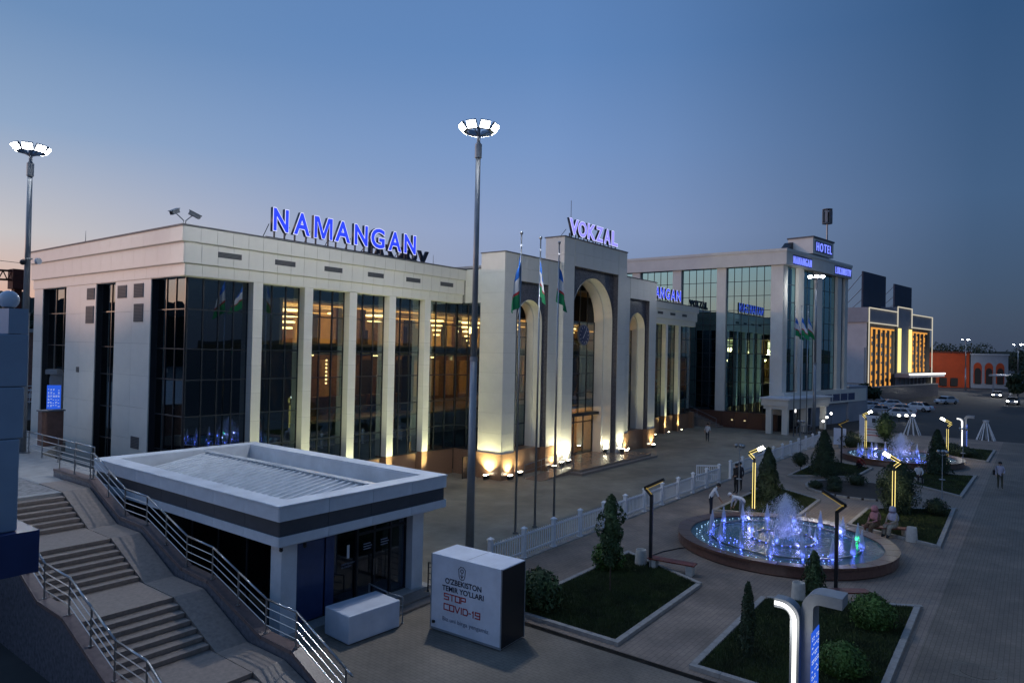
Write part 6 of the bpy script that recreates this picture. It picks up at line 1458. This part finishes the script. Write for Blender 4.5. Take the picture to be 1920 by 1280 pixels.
    for s_ in (-1, 1): ey.ball(tuple(h0+fw*.092+sdv*(.034*s_)+hd*.028), .012, 8, 6)
    ey.build('eyes', 'hair', o, local=True); mo = MB(); mo.obox(h0+fw*.095-hd*.035, (.006, .022, .005), fw.to_track_quat('X', 'Z')); mo.build('mouth', 'cloth_rose', o, local=True)
    er = MB()
    for s_ in (-1, 1): er.ball(tuple(h0+sdv*(.098*s_)+hd*.01), .022, 8, 6)
    er.build('ears', 'skin', o, local=True)
    return o
person('man in white shirt and dark trousers walking alone across the forecourt', 61.35, 23.9, 200, dict(kl=(.10,.1,.5), al=(.12,.1,.09), tl=(.27,.11,.05), kr=(-.02,-.1,.5), ar=(-.16,-.1,.13), tr=(-.04,-.11,.05)), dict(top='cloth_white', bottom='cloth_navy', sleeve='skin'), scale=.97)
person('man in white T-shirt and navy trousers leaning over behind the fountain rim', 33.23, 12.72, -62, dict(waist=(.04,0,1.08), chest=(.16,0,1.27), neck=(.25,0,1.42), hbase=(.30,0,1.47), head=(.36,0,1.53), crown=(.38,0,1.60), sl=(.20,.18,1.35), sr=(.20,-.18,1.35), el=(.34,.2,1.10), er=(.32,-.2,1.08), wl=(.46,.16,.88), wr=(.46,-.14,.85), hl=(.50,.15,.82), hr=(.50,-.13,.79)), dict(top='cloth_white', bottom='cloth_navy', sleeve='skin'))
person('man in long white shirt and white cap bent double at the fountain rim', 33.75, 11.35, 78, dict(pelvis=(-.05,0,.92), waist=(.10,0,1.02), chest=(.32,0,1.06), neck=(.47,0,1.05), hbase=(.54,0,1.05), head=(.62,0,1.06), crown=(.67,0,1.10), sl=(.36,.18,1.02), sr=(.36,-.18,1.02), el=(.42,.2,.78), er=(.42,-.2,.78), wl=(.48,.15,.56), wr=(.5,-.15,.56), hl=(.5,.14,.49), hr=(.52,-.14,.49), pl=(-.06,.09,.88), pr=(-.06,-.09,.88)), dict(top='cloth_white', bottom='cloth_grey', sleeve='cloth_white'), hair='cloth_white', extra=dict(pelvis=.15, pl=.12, pr=.12), kindhair='cap')
person('man in black clothes standing by the globe lamp at the fence', 39.9, 13.75, 150, dict(el=(.0,.26,1.14), wl=(.16,.16,1.05), hl=(.2,.1,1.03)), dict(top='cloth_black', bottom='cloth_black', sleeve='cloth_black'), scale=.98)
person('second dark-clothed person just behind the man at the globe lamp', 40.9, 13.9, 170, {}, dict(top='cloth_navy', bottom='cloth_black', sleeve='cloth_navy'), scale=.95)
sit = dict(pelvis=(-.05,0,.53), waist=(-.06,0,.68), chest=(-.02,0,.90), neck=(.03,0,1.06), hbase=(.05,0,1.13), head=(.08,0,1.21), crown=(.08,0,1.28), sl=(.0,.18,1.0), sr=(.0,-.18,1.0), el=(.10,.24,.77), er=(.10,-.24,.77), wl=(.30,.12,.66), wr=(.30,-.12,.66), hl=(.36,.09,.64), hr=(.36,-.09,.64), pl=(.0,.09,.50), pr=(.0,-.09,.50), kl=(.40,.12,.50), kr=(.40,-.12,.50), al=(.44,.12,.10), ar=(.44,-.12,.10), tl=(.58,.13,.04), tr=(.58,-.13,.04))
fat = dict(waist=.16, chest=.17, kl=.11, kr=.11, al=.09, ar=.09, pl=.14, pr=.14, pelvis=.17)
def scarf(o, m, fw=.0):
    b = MB(); b.lathe([(.05,-.02),(.135,-.14),(.15,-.05),(.135,.06),(.10,.12),(.01,.145)], 16); s_ = b.build('head_scarf', m, o, local=True, smooth=True); s_.location = (.055, 0, 1.235)
    b = MB(); b.lathe([(.24,-.34),(.25,-.2),(.20,-.08),(.11,.03)], 16); s2 = b.build('scarf_drape', m, o, local=True, smooth=True); s2.location = (0, 0, 1.10); s2.scale = (.8, 1, 1)
w1 = person('seated woman in rose head scarf and brown patterned dress', 34.85, 5.68, 148, sit, dict(top='cloth_brown', bottom='cloth_brown', sleeve='cloth_rose'), hair='cloth_rose', extra=fat); scarf(w1, 'cloth_rose')
w2 = person('seated woman in pale lilac head scarf and cream dress', 35.2, 5.02, 150, sit, dict(top='cloth_cream', bottom='cloth_cream', sleeve='cloth_cream'), hair='cloth_lilac', extra=fat); scarf(w2, 'cloth_lilac')
crouch = dict(pelvis=(-.12,0,.36), waist=(-.06,0,.50), chest=(.10,0,.68), neck=(.2,0,.80), hbase=(.25,0,.85), head=(.31,0,.90), crown=(.34,0,.96), sl=(.12,.18,.76), sr=(.12,-.18,.76), el=(.32,.2,.56), er=(.32,-.2,.56), wl=(.48,.12,.40), wr=(.48,-.12,.40), hl=(.52,.1,.34), hr=(.52,-.1,.34), pl=(-.08,.09,.36), pr=(-.08,-.09,.36), kl=(.28,.16,.50), kr=(.28,-.16,.50), al=(.0,.14,.09), ar=(.0,-.14,.09), tl=(.14,.15,.04), tr=(.14,-.15,.04))
person('crouching person in dark red clothes on the lawn edge before the far fountain', 54.4, 10.0, 250, crouch, dict(top='cloth_red', bottom='cloth_black', sleeve='cloth_red'))
person('dark-haired person in white shirt sitting by the yew on the promenade side', 51.2, 5.9, 200, sit, dict(top='cloth_white', bottom='cloth_black', sleeve='cloth_white'), scale=.97)
st_ = thing('stone_seat', 'low stone block seat beside the yew on the promenade side', 'seat', (51.2, 5.9, 0), R(200)); MB().box(-.30, .16, -.25, .25, 0, .36).build('block', 'bench_stone', st_, local=True, bevel=.02)
mr_ = person('man in pale shirt walking on the promenade with a black shoulder bag', 53.2, 1.7, 195, dict(kl=(.08,.1,.5), al=(.1,.1,.09), tl=(.24,.11,.05), wl=(.16,.18,1.0), hl=(.2,.14,1.0), el=(.0,.25,1.14)), dict(top='cloth_lilac', bottom='cloth_olive', sleeve='cloth_lilac'), scale=.95)
bg_ = thing('shoulder_bag', 'black bag carried by the man on the promenade', 'bag', (53.25, 1.98, .85)); MB().box(53.08, 53.42, 1.93, 2.08, .82, 1.12).build('pouch', 'cloth_black', bg_, bevel=.03); MB().tube([(53.25,2.0,1.1),(53.22,1.85,1.36),(53.2,1.7,1.42)], .015, 6).build('strap', 'cloth_black', bg_)
